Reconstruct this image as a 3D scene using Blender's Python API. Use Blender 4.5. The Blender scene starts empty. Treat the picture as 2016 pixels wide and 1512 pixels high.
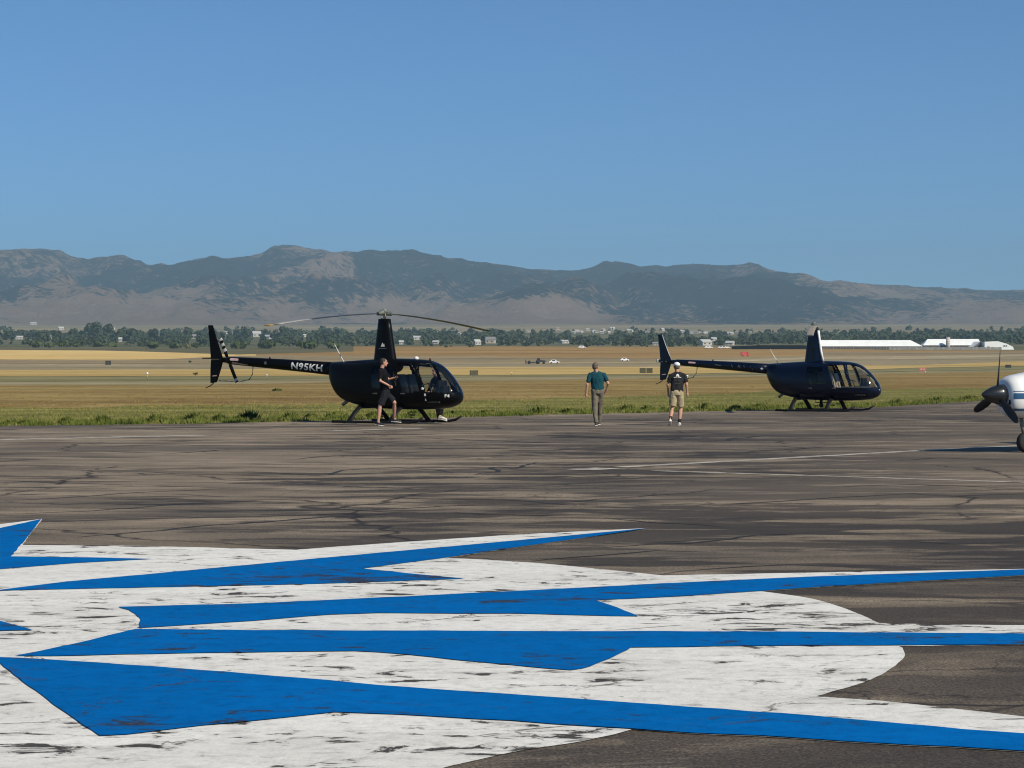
import bpy, bmesh, math, random
import numpy as np
from mathutils import Vector, Matrix, noise as mnoise

random.seed(7)
R = math.radians
sc = bpy.context.scene
COL = sc.collection

# ------------------------------------------------------------------ camera
F = 4312.0          # focal length in pixels of the 2016-wide photograph
HV = 727.0          # eye-level line
EYE = 1.55
cam = bpy.data.cameras.new('camera')
cam.sensor_width = 36.0
cam.lens = 36.0 * F / 2016.0
cam.shift_y = -(756.0 - HV) / 2016.0
cam.clip_start = 0.1
cam.clip_end = 80000.0
camo = bpy.data.objects.new('camera', cam)
COL.objects.link(camo)
camo.location = (0, 0, EYE)
camo.rotation_euler = (R(90), 0, 0)
sc.camera = camo

# ------------------------------------------------------------------ sky, sun, exposure
SUN_EL, SUN_AZ = R(38), R(135)      # azimuth clockwise from the viewing direction: behind, on the right
world = bpy.data.worlds.new('World')
sc.world = world
world.use_nodes = True
wn = world.node_tree
bg = wn.nodes['Background']
sky = wn.nodes.new('ShaderNodeTexSky')
sky.sky_type = 'NISHITA'
sky.sun_disc = False
sky.sun_elevation = SUN_EL
sky.sun_rotation = SUN_AZ
sky.altitude = 1500
sky.air_density = 0.75
sky.dust_density = 0.0
sky.ozone_density = 10.0
tint = wn.nodes.new('ShaderNodeMix'); tint.data_type = 'RGBA'; tint.blend_type = 'MULTIPLY'
tint.inputs[0].default_value = 1.0
tint.inputs[7].default_value = (0.80, 1.04, 1.02, 1)
wn.links.new(sky.outputs[0], tint.inputs[6])
wn.links.new(tint.outputs[2], bg.inputs[0])
bg.inputs[1].default_value = 0.094
sun = bpy.data.lights.new('sun', 'SUN')
sun.energy = 5.0
sun.angle = R(0.53)
sun.color = (1.0, 0.92, 0.77)
suno = bpy.data.objects.new('sun', sun)
COL.objects.link(suno)
sdir = Vector((math.sin(SUN_AZ) * math.cos(SUN_EL), math.cos(SUN_AZ) * math.cos(SUN_EL), math.sin(SUN_EL)))
suno.rotation_euler = (-sdir).to_track_quat('-Z', 'Y').to_euler()
suno.location = (30, -30, 40)
sc.view_settings.view_transform = 'Standard'
sc.view_settings.look = 'None'
sc.view_settings.gamma = 1.0
sc.view_settings.exposure = 0.18
sc.cycles.use_denoising = True
sc.cycles.filter_width = 1.1
sc.cycles.max_bounces = 6
sc.cycles.transparent_max_bounces = 16
sc.cycles.volume_bounces = 1
sc.cycles.sample_clamp_indirect = 6.0

# ------------------------------------------------------------------ helpers
def srgb(r, g, b):
    f = lambda c: (c / 255 / 12.92) if c / 255 <= 0.04045 else ((c / 255 + 0.055) / 1.055) ** 2.4
    return (f(r), f(g), f(b), 1.0)

def tag(o, label=None, cat=None, group=None, kind=None):
    if label: o['label'] = label
    if cat: o['category'] = cat
    if group: o['group'] = group
    if kind: o['kind'] = kind
    return o

def link(o, parent=None):
    COL.objects.link(o)
    if parent is not None: o.parent = parent
    return o

def empty(name, loc, rz=0.0, **k):
    o = bpy.data.objects.new(name, None)
    o.empty_display_size = 0.2
    link(o)
    o.location = loc
    o.rotation_euler = (0, 0, rz)
    return tag(o, **k)

def mesh_obj(name, verts, faces, mat, parent=None, smooth=False, **k):
    me = bpy.data.meshes.new(name)
    me.from_pydata([tuple(v) for v in verts], [], faces)
    if mat is not None:
        for m in (mat if isinstance(mat, (list, tuple)) else [mat]): me.materials.append(m)
    if smooth:
        me.polygons.foreach_set('use_smooth', [True] * len(me.polygons))
    me.update()
    o = bpy.data.objects.new(name, me)
    link(o, parent)
    return tag(o, **k)

def bm_obj(name, bm, mat, parent=None, smooth=False, **k):
    me = bpy.data.meshes.new(name)
    bm.to_mesh(me); bm.free()
    me.materials.append(mat)
    if smooth:
        me.polygons.foreach_set('use_smooth', [True] * len(me.polygons))
    o = bpy.data.objects.new(name, me)
    link(o, parent)
    return tag(o, **k)

def bm_box(bm, c, s, bevel=0.0, rot=None, taper=None):
    m = Matrix.Translation(c)
    if rot is not None: m = m @ rot.to_4x4()
    r = bmesh.ops.create_cube(bm, size=1.0)
    vs = r['verts']
    for v in vs:
        v.co = Vector((v.co.x * s[0], v.co.y * s[1], v.co.z * s[2]))
        if taper and v.co.z > 0: v.co.x *= taper[0]; v.co.y *= taper[1]
    if bevel > 0:
        es = list({e for v in vs for e in v.link_edges})
        rr = bmesh.ops.bevel(bm, geom=es, offset=bevel, segments=2, affect='EDGES', profile=0.6)
        vs = list({v for f in rr['faces'] for v in f.verts} | {v for v in vs if v.is_valid})
    bmesh.ops.transform(bm, matrix=m, verts=vs)

def box(name, c, s, mat, parent=None, bevel=0.0, rot=None, taper=None, **k):
    bm = bmesh.new()
    bm_box(bm, c, s, bevel, rot, taper)
    return bm_obj(name, bm, mat, parent, **k)

def bm_tube(bm, pts, radii, seg=10, ref=None, caps=True):
    pts = [Vector(p) for p in pts]
    rings = []
    for i, p in enumerate(pts):
        d = (pts[min(i + 1, len(pts) - 1)] - pts[max(i - 1, 0)]).normalized()
        rf = Vector(ref) if ref is not None else (Vector((0, 0, 1)) if abs(d.z) < 0.9 else Vector((1, 0, 0)))
        a = (rf - d * rf.dot(d)).normalized()
        b = d.cross(a)
        r = radii[i]
        ra, rb = r if isinstance(r, (tuple, list)) else (r, r)
        rings.append([bm.verts.new(p + a * (math.cos(2 * math.pi * j / seg) * ra) + b * (math.sin(2 * math.pi * j / seg) * rb)) for j in range(seg)])
    for A, B in zip(rings, rings[1:]):
        for j in range(seg):
            bm.faces.new((A[j], A[(j + 1) % seg], B[(j + 1) % seg], B[j]))
    if caps:
        bm.faces.new(rings[0][::-1]); bm.faces.new(rings[-1])

def tube(name, pts, radii, mat, parent=None, seg=10, ref=None, smooth=True, **k):
    bm = bmesh.new()
    if not isinstance(radii, (list, tuple)): radii = [radii] * len(pts)
    bm_tube(bm, pts, radii, seg, ref)
    bmesh.ops.recalc_face_normals(bm, faces=bm.faces)
    o = bm_obj(name, bm, mat, parent, smooth, **k)
    return o

def bm_ball(bm, c, r, seg=14, rings=9):
    r = r if isinstance(r, (tuple, list)) else (r, r, r)
    P = lambda x, y, z: bm.verts.new((x * r[0] + c[0], y * r[1] + c[1], z * r[2] + c[2]))
    R_ = [[P(math.sin(math.pi * i / rings) * math.cos(2 * math.pi * j / seg), math.sin(math.pi * i / rings) * math.sin(2 * math.pi * j / seg), math.cos(math.pi * i / rings)) for j in range(seg)] for i in range(1, rings)]
    a, b = P(0, 0, 1), P(0, 0, -1)
    for A, B in zip(R_, R_[1:]):
        for j in range(seg): bm.faces.new((A[j], B[j], B[(j + 1) % seg], A[(j + 1) % seg]))
    for j in range(seg):
        bm.faces.new((a, R_[0][j], R_[0][(j + 1) % seg])); bm.faces.new((b, R_[-1][(j + 1) % seg], R_[-1][j]))

def ball(name, c, r, mat, parent=None, **k):
    bm = bmesh.new(); bm_ball(bm, c, r)
    return bm_obj(name, bm, mat, parent, True, **k)

def prism(name, poly, axis, d0, d1, mat, parent=None, **k):
    """extrude a 2-D outline: axis 'y' -> outline is (x,z), 'x' -> (y,z), 'z' -> (x,y)"""
    P = {'y': lambda a, b, d: (a, d, b), 'x': lambda a, b, d: (d, a, b), 'z': lambda a, b, d: (a, b, d)}[axis]
    n = len(poly)
    vs = [P(a, b, d0) for a, b in poly] + [P(a, b, d1) for a, b in poly]
    fs = [tuple(range(n)), tuple(range(2 * n - 1, n - 1, -1))] + [(i, i + n, (i + 1) % n + n, (i + 1) % n) for i in range(n)]
    bm = bmesh.new()
    bv = [bm.verts.new(v) for v in vs]
    for f in fs: bm.faces.new([bv[i] for i in f])
    bmesh.ops.recalc_face_normals(bm, faces=bm.faces)
    return bm_obj(name, bm, mat, parent, **k)

def pchip(xs, ys):
    xs = np.array(xs, float); ys = np.array(ys, float)
    h = np.diff(xs); d = np.diff(ys) / h
    m = np.zeros_like(xs)
    m[0], m[-1] = d[0], d[-1]
    for i in range(1, len(xs) - 1):
        if d[i - 1] * d[i] > 0:
            w1 = 2 * h[i] + h[i - 1]; w2 = h[i] + 2 * h[i - 1]
            m[i] = (w1 + w2) / (w1 / d[i - 1] + w2 / d[i])
    def f(x):
        x = np.clip(np.asarray(x, float), xs[0], xs[-1])
        i = np.clip(np.searchsorted(xs, x) - 1, 0, len(xs) - 2)
        t = (x - xs[i]) / h[i]
        return ((2 * t**3 - 3 * t**2 + 1) * ys[i] + (t**3 - 2 * t**2 + t) * h[i] * m[i]
                + (-2 * t**3 + 3 * t**2) * ys[i + 1] + (t**3 - t**2) * h[i] * m[i + 1])
    return f

# terrain height along the depth
zt_f = pchip([-100, 0, 150, 200, 300, 400, 500, 600, 750, 1000, 1250, 1500, 1800, 2100, 2600, 3500, 5000, 6500, 9000],
             [0, 0, 0, .05, .25, .5, .75, 1.15, 2.0, 4.4, 8.0, 12.8, 19.2, 24.6, 34, 58, 98, 135, 190])
def zt(Y): return float(zt_f(Y))
_Y = np.concatenate([np.linspace(5, 150, 600), np.geomspace(150.5, 8000, 3000)])
_V = HV - F * (zt_f(_Y) - EYE) / _Y
def depth_of(v):                       # depth of the terrain seen at row v
    return float(np.interp(-v, -_V, _Y))
def gp(u, v, dz=0.0):                  # terrain point seen at a pixel
    Y = depth_of(v)
    return Vector(((u - 1008) / F * Y, Y, zt(Y) + dz))
def at(u, v, Y):                       # point seen at a pixel, at depth Y
    return Vector(((u - 1008) / F * Y, Y, EYE - (v - HV) / F * Y))

# ------------------------------------------------------------------ materials
MATS = {}
def mat(name, color=(0.5, 0.5, 0.5, 1), rough=0.6, metal=0.0, spec=0.5, coat=0.0, noise=None, bump=None):
    """principled; noise=(scale, amount) mottles the colour, bump=(scale, strength)"""
    if name in MATS: return MATS[name]
    m = bpy.data.materials.new(name); m.use_nodes = True
    nt = m.node_tree; b = nt.nodes['Principled BSDF']
    c = tuple(color) if len(color) == 4 else tuple(color) + (1,)
    b.inputs['Base Color'].default_value = c
    b.inputs['Roughness'].default_value = rough
    b.inputs['Metallic'].default_value = metal
    b.inputs['Specular IOR Level'].default_value = spec
    b.inputs['Coat Weight'].default_value = coat
    b.inputs['Coat Roughness'].default_value = 0.08
    tc = nt.nodes.new('ShaderNodeTexCoord')
    sc_, am = noise if noise else (6.0, 0.12)
    n = nt.nodes.new('ShaderNodeTexNoise'); n.inputs['Scale'].default_value = sc_; n.inputs['Detail'].default_value = 5
    nt.links.new(tc.outputs['Object'], n.inputs['Vector'])
    rp = nt.nodes.new('ShaderNodeValToRGB')
    rp.color_ramp.elements[0].position = 0.3; rp.color_ramp.elements[1].position = 0.7
    rp.color_ramp.elements[0].color = tuple(x * (1 - am) for x in c[:3]) + (1,)
    rp.color_ramp.elements[1].color = tuple(min(1, x * (1 + am)) for x in c[:3]) + (1,)
    nt.links.new(n.outputs['Fac'], rp.inputs['Fac'])
    nt.links.new(rp.outputs['Color'], b.inputs['Base Color'])
    if bump:
        n2 = nt.nodes.new('ShaderNodeTexNoise'); n2.inputs['Scale'].default_value = bump[0]; n2.inputs['Detail'].default_value = 4
        nt.links.new(tc.outputs['Object'], n2.inputs['Vector'])
        bp = nt.nodes.new('ShaderNodeBump'); bp.inputs['Strength'].default_value = bump[1]; bp.inputs['Distance'].default_value = 0.02
        nt.links.new(n2.outputs['Fac'], bp.inputs['Height'])
        nt.links.new(bp.outputs['Normal'], b.inputs['Normal'])
    MATS[name] = m
    return m

class G:
    """small node-graph helper"""
    def __init__(s, name):
        s.m = bpy.data.materials.new(name); s.m.use_nodes = True
        s.t = s.m.node_tree; s.b = s.t.nodes['Principled BSDF']
        s.tc = s.t.nodes.new('ShaderNodeTexCoord')
    def link(s, a, b): s.t.links.new(a, b)
    def map(s, scale=(1, 1, 1), loc=(0, 0, 0), rot=(0, 0, 0), src=None):
        n = s.t.nodes.new('ShaderNodeMapping')
        n.inputs['Scale'].default_value = scale; n.inputs['Location'].default_value = loc; n.inputs['Rotation'].default_value = rot
        s.link(src or s.tc.outputs['Object'], n.inputs['Vector']); return n.outputs[0]
    def noise(s, vec, scale, detail=5, rough=0.55, dist=0.0):
        n = s.t.nodes.new('ShaderNodeTexNoise')
        n.inputs['Scale'].default_value = scale; n.inputs['Detail'].default_value = detail
        n.inputs['Roughness'].default_value = rough; n.inputs['Distortion'].default_value = dist
        s.link(vec, n.inputs['Vector']); return n.outputs['Fac']
    def vor(s, vec, scale, feature='DISTANCE_TO_EDGE', out='Distance'):
        n = s.t.nodes.new('ShaderNodeTexVoronoi'); n.feature = feature
        n.inputs['Scale'].default_value = scale
        s.link(vec, n.inputs['Vector']); return n.outputs[out]
    def ramp(s, fac, stops):
        n = s.t.nodes.new('ShaderNodeValToRGB'); cr = n.color_ramp
        while len(cr.elements) < len(stops): cr.elements.new(0.5)
        for e, (p, c) in zip(cr.elements, stops):
            e.position = p; e.color = c if len(c) == 4 else tuple(c) + (1,)
        s.link(fac, n.inputs['Fac']); return n.outputs['Color']
    def step(s, fac, a, b):
        n = s.t.nodes.new('ShaderNodeMapRange'); n.clamp = True
        n.inputs['From Min'].default_value = a; n.inputs['From Max'].default_value = b
        s.link(fac, n.inputs['Value']); return n.outputs['Result']
    def math(s, op, a, b=None):
        n = s.t.nodes.new('ShaderNodeMath'); n.operation = op
        for i, x in enumerate((a, b)):
            if x is None: continue
            if isinstance(x, (int, float)): n.inputs[i].default_value = x
            else: s.link(x, n.inputs[i])
        return n.outputs[0]
    def mix(s, fac, a, b, mode='MIX'):
        n = s.t.nodes.new('ShaderNodeMix'); n.data_type = 'RGBA'; n.blend_type = mode
        for sock, x in ((n.inputs['Factor'], fac), (n.inputs['A'], a), (n.inputs['B'], b)):
            pass
        ins = [i for i in n.inputs if i.enabled]
        f_, a_, b_ = n.inputs[0], n.inputs[6], n.inputs[7]
        for sock, x in ((f_, fac), (a_, a), (b_, b)):
            if isinstance(x, (int, float)): sock.default_value = x
            elif isinstance(x, (tuple, list)): sock.default_value = tuple(x) if len(x) == 4 else tuple(x) + (1,)
            else: s.link(x, sock)
        return n.outputs[2]
    def addv(s, v, fac, amount):
        """offset a vector by a noise value"""
        c = s.t.nodes.new('ShaderNodeCombineXYZ')
        m1 = s.math('MULTIPLY', s.math('SUBTRACT', fac, 0.5), amount)
        s.link(m1, c.inputs[0]); s.link(m1, c.inputs[1])
        a = s.t.nodes.new('ShaderNodeVectorMath'); a.operation = 'ADD'
        s.link(v, a.inputs[0]); s.link(c.outputs[0], a.inputs[1]); return a.outputs[0]
    def bump(s, h, strength, dist=0.02):
        n = s.t.nodes.new('ShaderNodeBump'); n.inputs['Strength'].default_value = strength; n.inputs['Distance'].default_value = dist
        s.link(h, n.inputs['Height']); s.link(n.outputs[0], s.b.inputs['Normal'])
    def fin(s, col, rough=0.9, spec=0.3):
        if isinstance(col, tuple): s.b.inputs['Base Color'].default_value = col
        else: s.link(col, s.b.inputs['Base Color'])
        if isinstance(rough, (int, float)): s.b.inputs['Roughness'].default_value = rough
        else: s.link(rough, s.b.inputs['Roughness'])
        s.b.inputs['Specular IOR Level'].default_value = spec
        return s.m

def asphalt_colour(g):
    o = g.map()
    st = g.map(scale=(0.42, 1.0, 1.0))
    big = g.noise(st, 0.16, 6, 0.6, 0.6)
    mid = g.noise(st, 0.9, 6, 0.65)
    fine = g.noise(o, 26.0, 3, 0.7)
    grit = g.noise(o, 62.0, 3, 0.75)
    base = g.ramp(mid, [(0.36, (0.110, 0.090, 0.067)), (0.5, (0.185, 0.152, 0.113)), (0.64, (0.26, 0.214, 0.160))])
    stain = g.math('MULTIPLY', g.step(big, 0.47, 0.62), 0.78)
    c = g.mix(stain, base, (0.040, 0.038, 0.038))
    s2 = g.step(g.noise(g.map(scale=(0.30, 1, 1), loc=(31, 7, 0)), 0.55, 6, 0.65, 1.0), 0.55, 0.68)
    c = g.mix(g.math('MULTIPLY', s2, 0.55), c, (0.045, 0.043, 0.043))
    xyz = g.t.nodes.new('ShaderNodeSeparateXYZ'); g.link(o, xyz.inputs[0])
    side = g.math('ADD', g.math('MULTIPLY', g.step(xyz.outputs[0], -9.0, 6.0), 0.10), -0.03)
    s3 = g.math('ADD', g.noise(g.map(scale=(0.38, 1, 1), loc=(3, 17, 0)), 0.95, 7, 0.68, 0.4), side)
    s3 = g.math('ADD', s3, g.math('MULTIPLY', g.math('SUBTRACT', g.noise(g.map(loc=(13, 7, 0)), 0.11, 3), 0.5), 0.30))
    c = g.mix(g.math('MULTIPLY', g.step(s3, 0.512, 0.565), 0.88), c, (0.026, 0.023, 0.022))
    lt = g.step(g.noise(g.map(scale=(0.30, 1, 1), loc=(70, 2, 0)), 0.8, 7, 0.7), 0.56, 0.66)
    c = g.mix(g.math('MULTIPLY', lt, 0.6), c, (0.33, 0.275, 0.21))
    warm = g.step(g.noise(g.map(loc=(9, 3, 0)), 0.07, 3), 0.42, 0.62)
    c = g.mix(g.math('MULTIPLY', warm, 0.45), c, (0.235, 0.195, 0.150))
    old = g.math('MULTIPLY', g.step(xyz.outputs[1], 19.0, 13.0), g.step(g.noise(g.map(loc=(2, 60, 0)), 0.35, 5, 0.6, .8), 0.38, 0.56))
    old = g.math('MULTIPLY', old, g.step(xyz.outputs[0], -1.0, 1.2))
    c = g.mix(g.math('MULTIPLY', old, 0.74), c, (0.036, 0.031, 0.028))
    sp = g.ramp(fine, [(0.25, (0.60, 0.60, 0.62)), (0.5, (1, 1, 1)), (0.8, (1.35, 1.32, 1.25))])
    c = g.mix(1.0, c, sp, 'MULTIPLY')
    sp2 = g.ramp(grit, [(0.36, (0.42, 0.42, 0.44)), (0.5, (1, 1, 1)), (0.64, (2.3, 2.1, 1.7))])
    c = g.mix(0.8, c, sp2, 'MULTIPLY')
    # hairline and sealed cracks
    wob = g.noise(o, 0.5, 4, 0.6)
    wv = g.addv(o, wob, 1.5)
    cr = g.vor(wv, 0.17)
    seg = g.noise(g.map(loc=(4, 40, 0)), 0.22, 3)
    k1 = g.math('MULTIPLY', g.math('SUBTRACT', 1.0, g.step(cr, 0.002, 0.008)), g.step(seg, 0.44, 0.52))
    wv2 = g.addv(o, g.noise(o, 1.1, 4, 0.6), 1.4)
    cr2 = g.vor(wv2, 0.46)
    k2 = g.math('MULTIPLY', g.math('SUBTRACT', 1.0, g.step(cr2, 0.002, 0.009)), g.step(g.noise(g.map(loc=(80, 3, 0)), 0.12, 3), 0.50, 0.60))
    c = g.mix(g.math('MULTIPLY', k1, 0.85), c, (0.016, 0.014, 0.013))
    c = g.mix(g.math('MULTIPLY', k2, 0.7), c, (0.020, 0.018, 0.016))
    h = g.math('ADD', g.math('MULTIPLY', fine, 0.6), g.math('MULTIPLY', grit, 0.6))
    return c, h

g = G('asphalt')
c_, h_ = asphalt_colour(g)
g.bump(h_, 0.5, 0.012)
M_ASPH = g.fin(c_, 0.88, 0.25)

def paint_mat(name, col, col2, thr, blue=False):
    g = G(name)
    o = g.map()
    ac = g.ramp(g.noise(o, 30, 4, 0.7), [(0.3, (0.016, 0.015, 0.016)), (0.6, (0.052, 0.047, 0.043)), (0.8, (0.11, 0.095, 0.08))])
    st = g.map(scale=(0.55, 1.0, 1))
    lo = g.noise(o, 0.42, 3, 0.6)
    clus = g.math('MULTIPLY', g.math('SUBTRACT', lo, 0.5), 0.46)
    pn = g.math('ADD', g.noise(st, 5.2, 8, 0.68, 0.6), clus)
    peel = g.step(pn, thr, thr + 0.02)
    big = g.math('ADD', g.noise(g.map(scale=(0.6, 1, 1), loc=(20, 8, 0)), 2.1, 8, 0.7, 0.5), g.math('MULTIPLY', clus, 0.9))
    peel = g.math('MAXIMUM', peel, g.step(big, thr + 0.030, thr + 0.050))
    # thin cracks that cut through the paint
    wv = g.addv(st, g.noise(o, 2.6, 5, 0.65), 0.5)
    ck = g.math('SUBTRACT', 1.0, g.step(g.vor(wv, 1.25), 0.004, 0.016))
    ck = g.math('MULTIPLY', ck, g.step(g.noise(g.map(loc=(8, 8, 0)), 1.4, 5, 0.7), 0.50, 0.58))
    spots = g.step(g.noise(g.map(loc=(5, 5, 0), scale=(0.55, 1, 1)), 17.0, 5, 0.7, 0.8), 0.655 if not blue else 0.70, 0.70 if not blue else 0.76)
    spots = g.math('MULTIPLY', spots, g.step(g.noise(g.map(loc=(50, 5, 0)), 1.0, 4, 0.6), 0.42, 0.60))
    fine = g.noise(o, 9.0, 6, 0.72)
    dirt = g.noise(g.map(loc=(3, 1, 0), scale=(0.5, 1, 1)), 1.3, 7, 0.68)
    c = g.mix(g.step(dirt, 0.36, 0.66), col, col2)
    tex = g.ramp(fine, [(0.28, (0.74, 0.74, 0.74)), (0.5, (1, 1, 1)), (0.72, (1.10, 1.09, 1.06))])
    c = g.mix(1.0, c, tex, 'MULTIPLY')
    half = g.math('MAXIMUM', g.step(pn, thr - 0.06, thr), g.step(big, thr - 0.03, thr + 0.045))
    c = g.mix(g.math('MULTIPLY', half, 0.34 if not blue else 0.38), c, (0.20, 0.185, 0.16) if not blue else (0.012, 0.060, 0.16))
    wear = g.math('MAXIMUM', g.math('MULTIPLY', peel, 0.95 if not blue else 0.80), g.math('MULTIPLY', ck, 0.8 if not blue else 0.6))
    wear = g.math('MAXIMUM', wear, g.math('MULTIPLY', spots, 0.75 if not blue else 0.45))
    c = g.mix(wear, c, ac)
    keep = g.math('SUBTRACT', 1.0, wear)
    rel = g.noise(o, 22.0, 5, 0.7)
    g.bump(g.math('ADD', g.math('MULTIPLY', keep, 0.5), g.math('MULTIPLY', rel, 0.9)), 0.6, 0.012)
    return g.fin(c, 0.85, 0.03 if blue else 0.1)

M_WHITE = paint_mat('white_marking_paint', (0.74, 0.735, 0.70), (0.62, 0.61, 0.57), 0.605)
M_BLUE = paint_mat('blue_marking_paint', (0.0, 0.128, 0.42), (0.0, 0.105, 0.34), 0.618, True)
g = G('faded_line_paint')
o_ = g.map()
pe = g.step(g.noise(o_, 3.0, 6, 0.65), 0.42, 0.62)
M_LINE = g.fin(g.mix(pe, (0.46, 0.43, 0.37), (0.20, 0.17, 0.14)), 0.85)
M_CRACK = mat('crack_sealant', (0.014, 0.012, 0.011), 0.75, noise=(3, 0.4))

def field_mat(name, cols, scales=(0.05, 0.5), spec=0.1, streak=0.35, tuft=None):
    """cols: three colours dark, middle, light"""
    g = G(name)
    st = g.map(scale=(streak, 1.0, 1.0))
    n1 = g.noise(st, scales[0], 9, 0.70, 0.5)
    n2 = g.noise(g.map(), scales[1], 6, 0.72)
    f = g.math('ADD', g.math('MULTIPLY', n1, 0.62), g.math('MULTIPLY', n2, 0.38))
    c = g.ramp(f, [(0.40, cols[0]), (0.50, cols[1]), (0.60, cols[2])])
    if tuft is not None:
        tn = g.step(g.noise(g.map(scale=(0.5, 1, 1), loc=(11, 5, 0)), tuft[0], 4, 0.6), tuft[1], tuft[1] + 0.10)
        c = g.mix(g.math('MULTIPLY', tn, 0.75), c, tuft[2])
    g.bump(n2, 0.6, 0.15)
    return g.fin(c, 0.95, spec)

# ------------------------------------------------------------------ apron
edge_uv = [(-1600, 858), (-900, 850), (-400, 845), (0, 838), (400, 833), (700, 826), (1000, 818), (1350, 810), (1730, 801), (1920, 789), (2016, 786), (2500, 779), (3300, 772)]
EDGE = [gp(u, v) for u, v in edge_uv]
# a slightly ragged pavement edge
edge = []
for a, b in zip(EDGE, EDGE[1:]):
    n = max(2, int((b - a).length / 0.8))
    for i in range(n):
        p = a.lerp(b, i / n)
        edge.append(p + Vector((0, 0.28 * mnoise.noise(Vector((p.x * 0.5, p.y * 0.5, 2))) + 0.10 * mnoise.noise(Vector((p.x * 2.3, p.y * 2, 5))), 0)))
edge.append(EDGE[-1])
bm = bmesh.new()
vs = [bm.verts.new(p) for p in edge] + [bm.verts.new((110, 100, 0)), bm.verts.new((110, -60, 0)), bm.verts.new((-110, -60, 0)), bm.verts.new((-110, 40, 0))]
bm.faces.new(vs)
bmesh.ops.triangulate(bm, faces=bm.faces)
bmesh.ops.recalc_face_normals(bm, faces=bm.faces)
for f in bm.faces:
    if f.normal.z < 0: f.normal_flip()
apron = bm_obj('apron', bm, M_ASPH, kind='structure')

def flat_poly(name, uv, z, material, parent):
    bm = bmesh.new()
    pts = []
    for (a, b) in zip(uv, uv[1:] + uv[:1]):
        A, B = gp(*a), gp(*b)
        n = max(1, int((B - A).length / 0.14))
        for i in range(n):
            p = A.lerp(B, i / n); j1 = Vector((p.x * 5, p.y * 5, 0)); pts.append((p.x + .010 * mnoise.noise(j1) + .006 * mnoise.noise(j1 * 3.1), p.y + .022 * mnoise.noise(j1 + Vector((9, 9, 0))) + .012 * mnoise.noise(j1 * 3.1), z))
    bm.free()
    from mathutils.geometry import tessellate_polygon
    tris = [t for t in tessellate_polygon([[Vector((p[0], p[1], 0)) for p in pts]])]
    o = mesh_obj(name, pts, tris, material, parent)
    me = o.data
    if sum(p.normal.z * p.area for p in me.polygons) < 0: me.flip_normals()
    return o

def smooth_uv(pts, k=6):
    out = []
    n = len(pts)
    for i in range(n - 1):
        p0 = pts[max(i - 1, 0)]; p1 = pts[i]; p2 = pts[i + 1]; p3 = pts[min(i + 2, n - 1)]
        for j in range(k):
            t = j / k
            out.append(tuple(0.5 * (2 * p1[d] + (p2[d] - p0[d]) * t + (2 * p0[d] - 5 * p1[d] + 4 * p2[d] - p3[d]) * t * t + (3 * p1[d] - p0[d] - 3 * p2[d] + p3[d]) * t ** 3) for d in (0, 1)))
    out.append(pts[-1])
    return out

white_uv = ([(-150, 1062), (0, 1033), (84, 1022), (60, 1052), (44, 1074)]
    + smooth_uv([(44, 1074), (180, 1074.5), (300, 1076), (450, 1080), (580, 1083)], 3)[1:]
    + [(750, 1071), (1000, 1054), (1272, 1040.5), (1150, 1060), (1000, 1081), (878, 1099.5)]
    + smooth_uv([(878, 1099.5), (960, 1103), (1100, 1113), (1220, 1125), (1305, 1134)], 3)[1:]
    + [(1600, 1128), (2016, 1121), (2150, 1118), (2150, 1125), (2016, 1134), (1700, 1152)]
    + smooth_uv([(1500, 1165), (1600, 1180), (1680, 1205), (1730, 1228)], 4)
    + [(2016, 1232), (2150, 1234), (2150, 1271), (2016, 1271)]
    + smooth_uv([(1770, 1272.5), (1781, 1287), (1773, 1303), (1750, 1320), (1700, 1345), (1605, 1372)], 5)
    + [(1800, 1387), (2016, 1413), (2150, 1424), (2150, 1491), (2016, 1482), (1800, 1470), (1500, 1452)]
    + smooth_uv([(1242, 1439), (1150, 1460), (1008, 1483), (880, 1512), (700, 1560)], 4)
    + [(400, 1660), (-150, 1720)])
flat_poly('white_paint', white_uv, 0.004, M_WHITE, apron)
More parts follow.
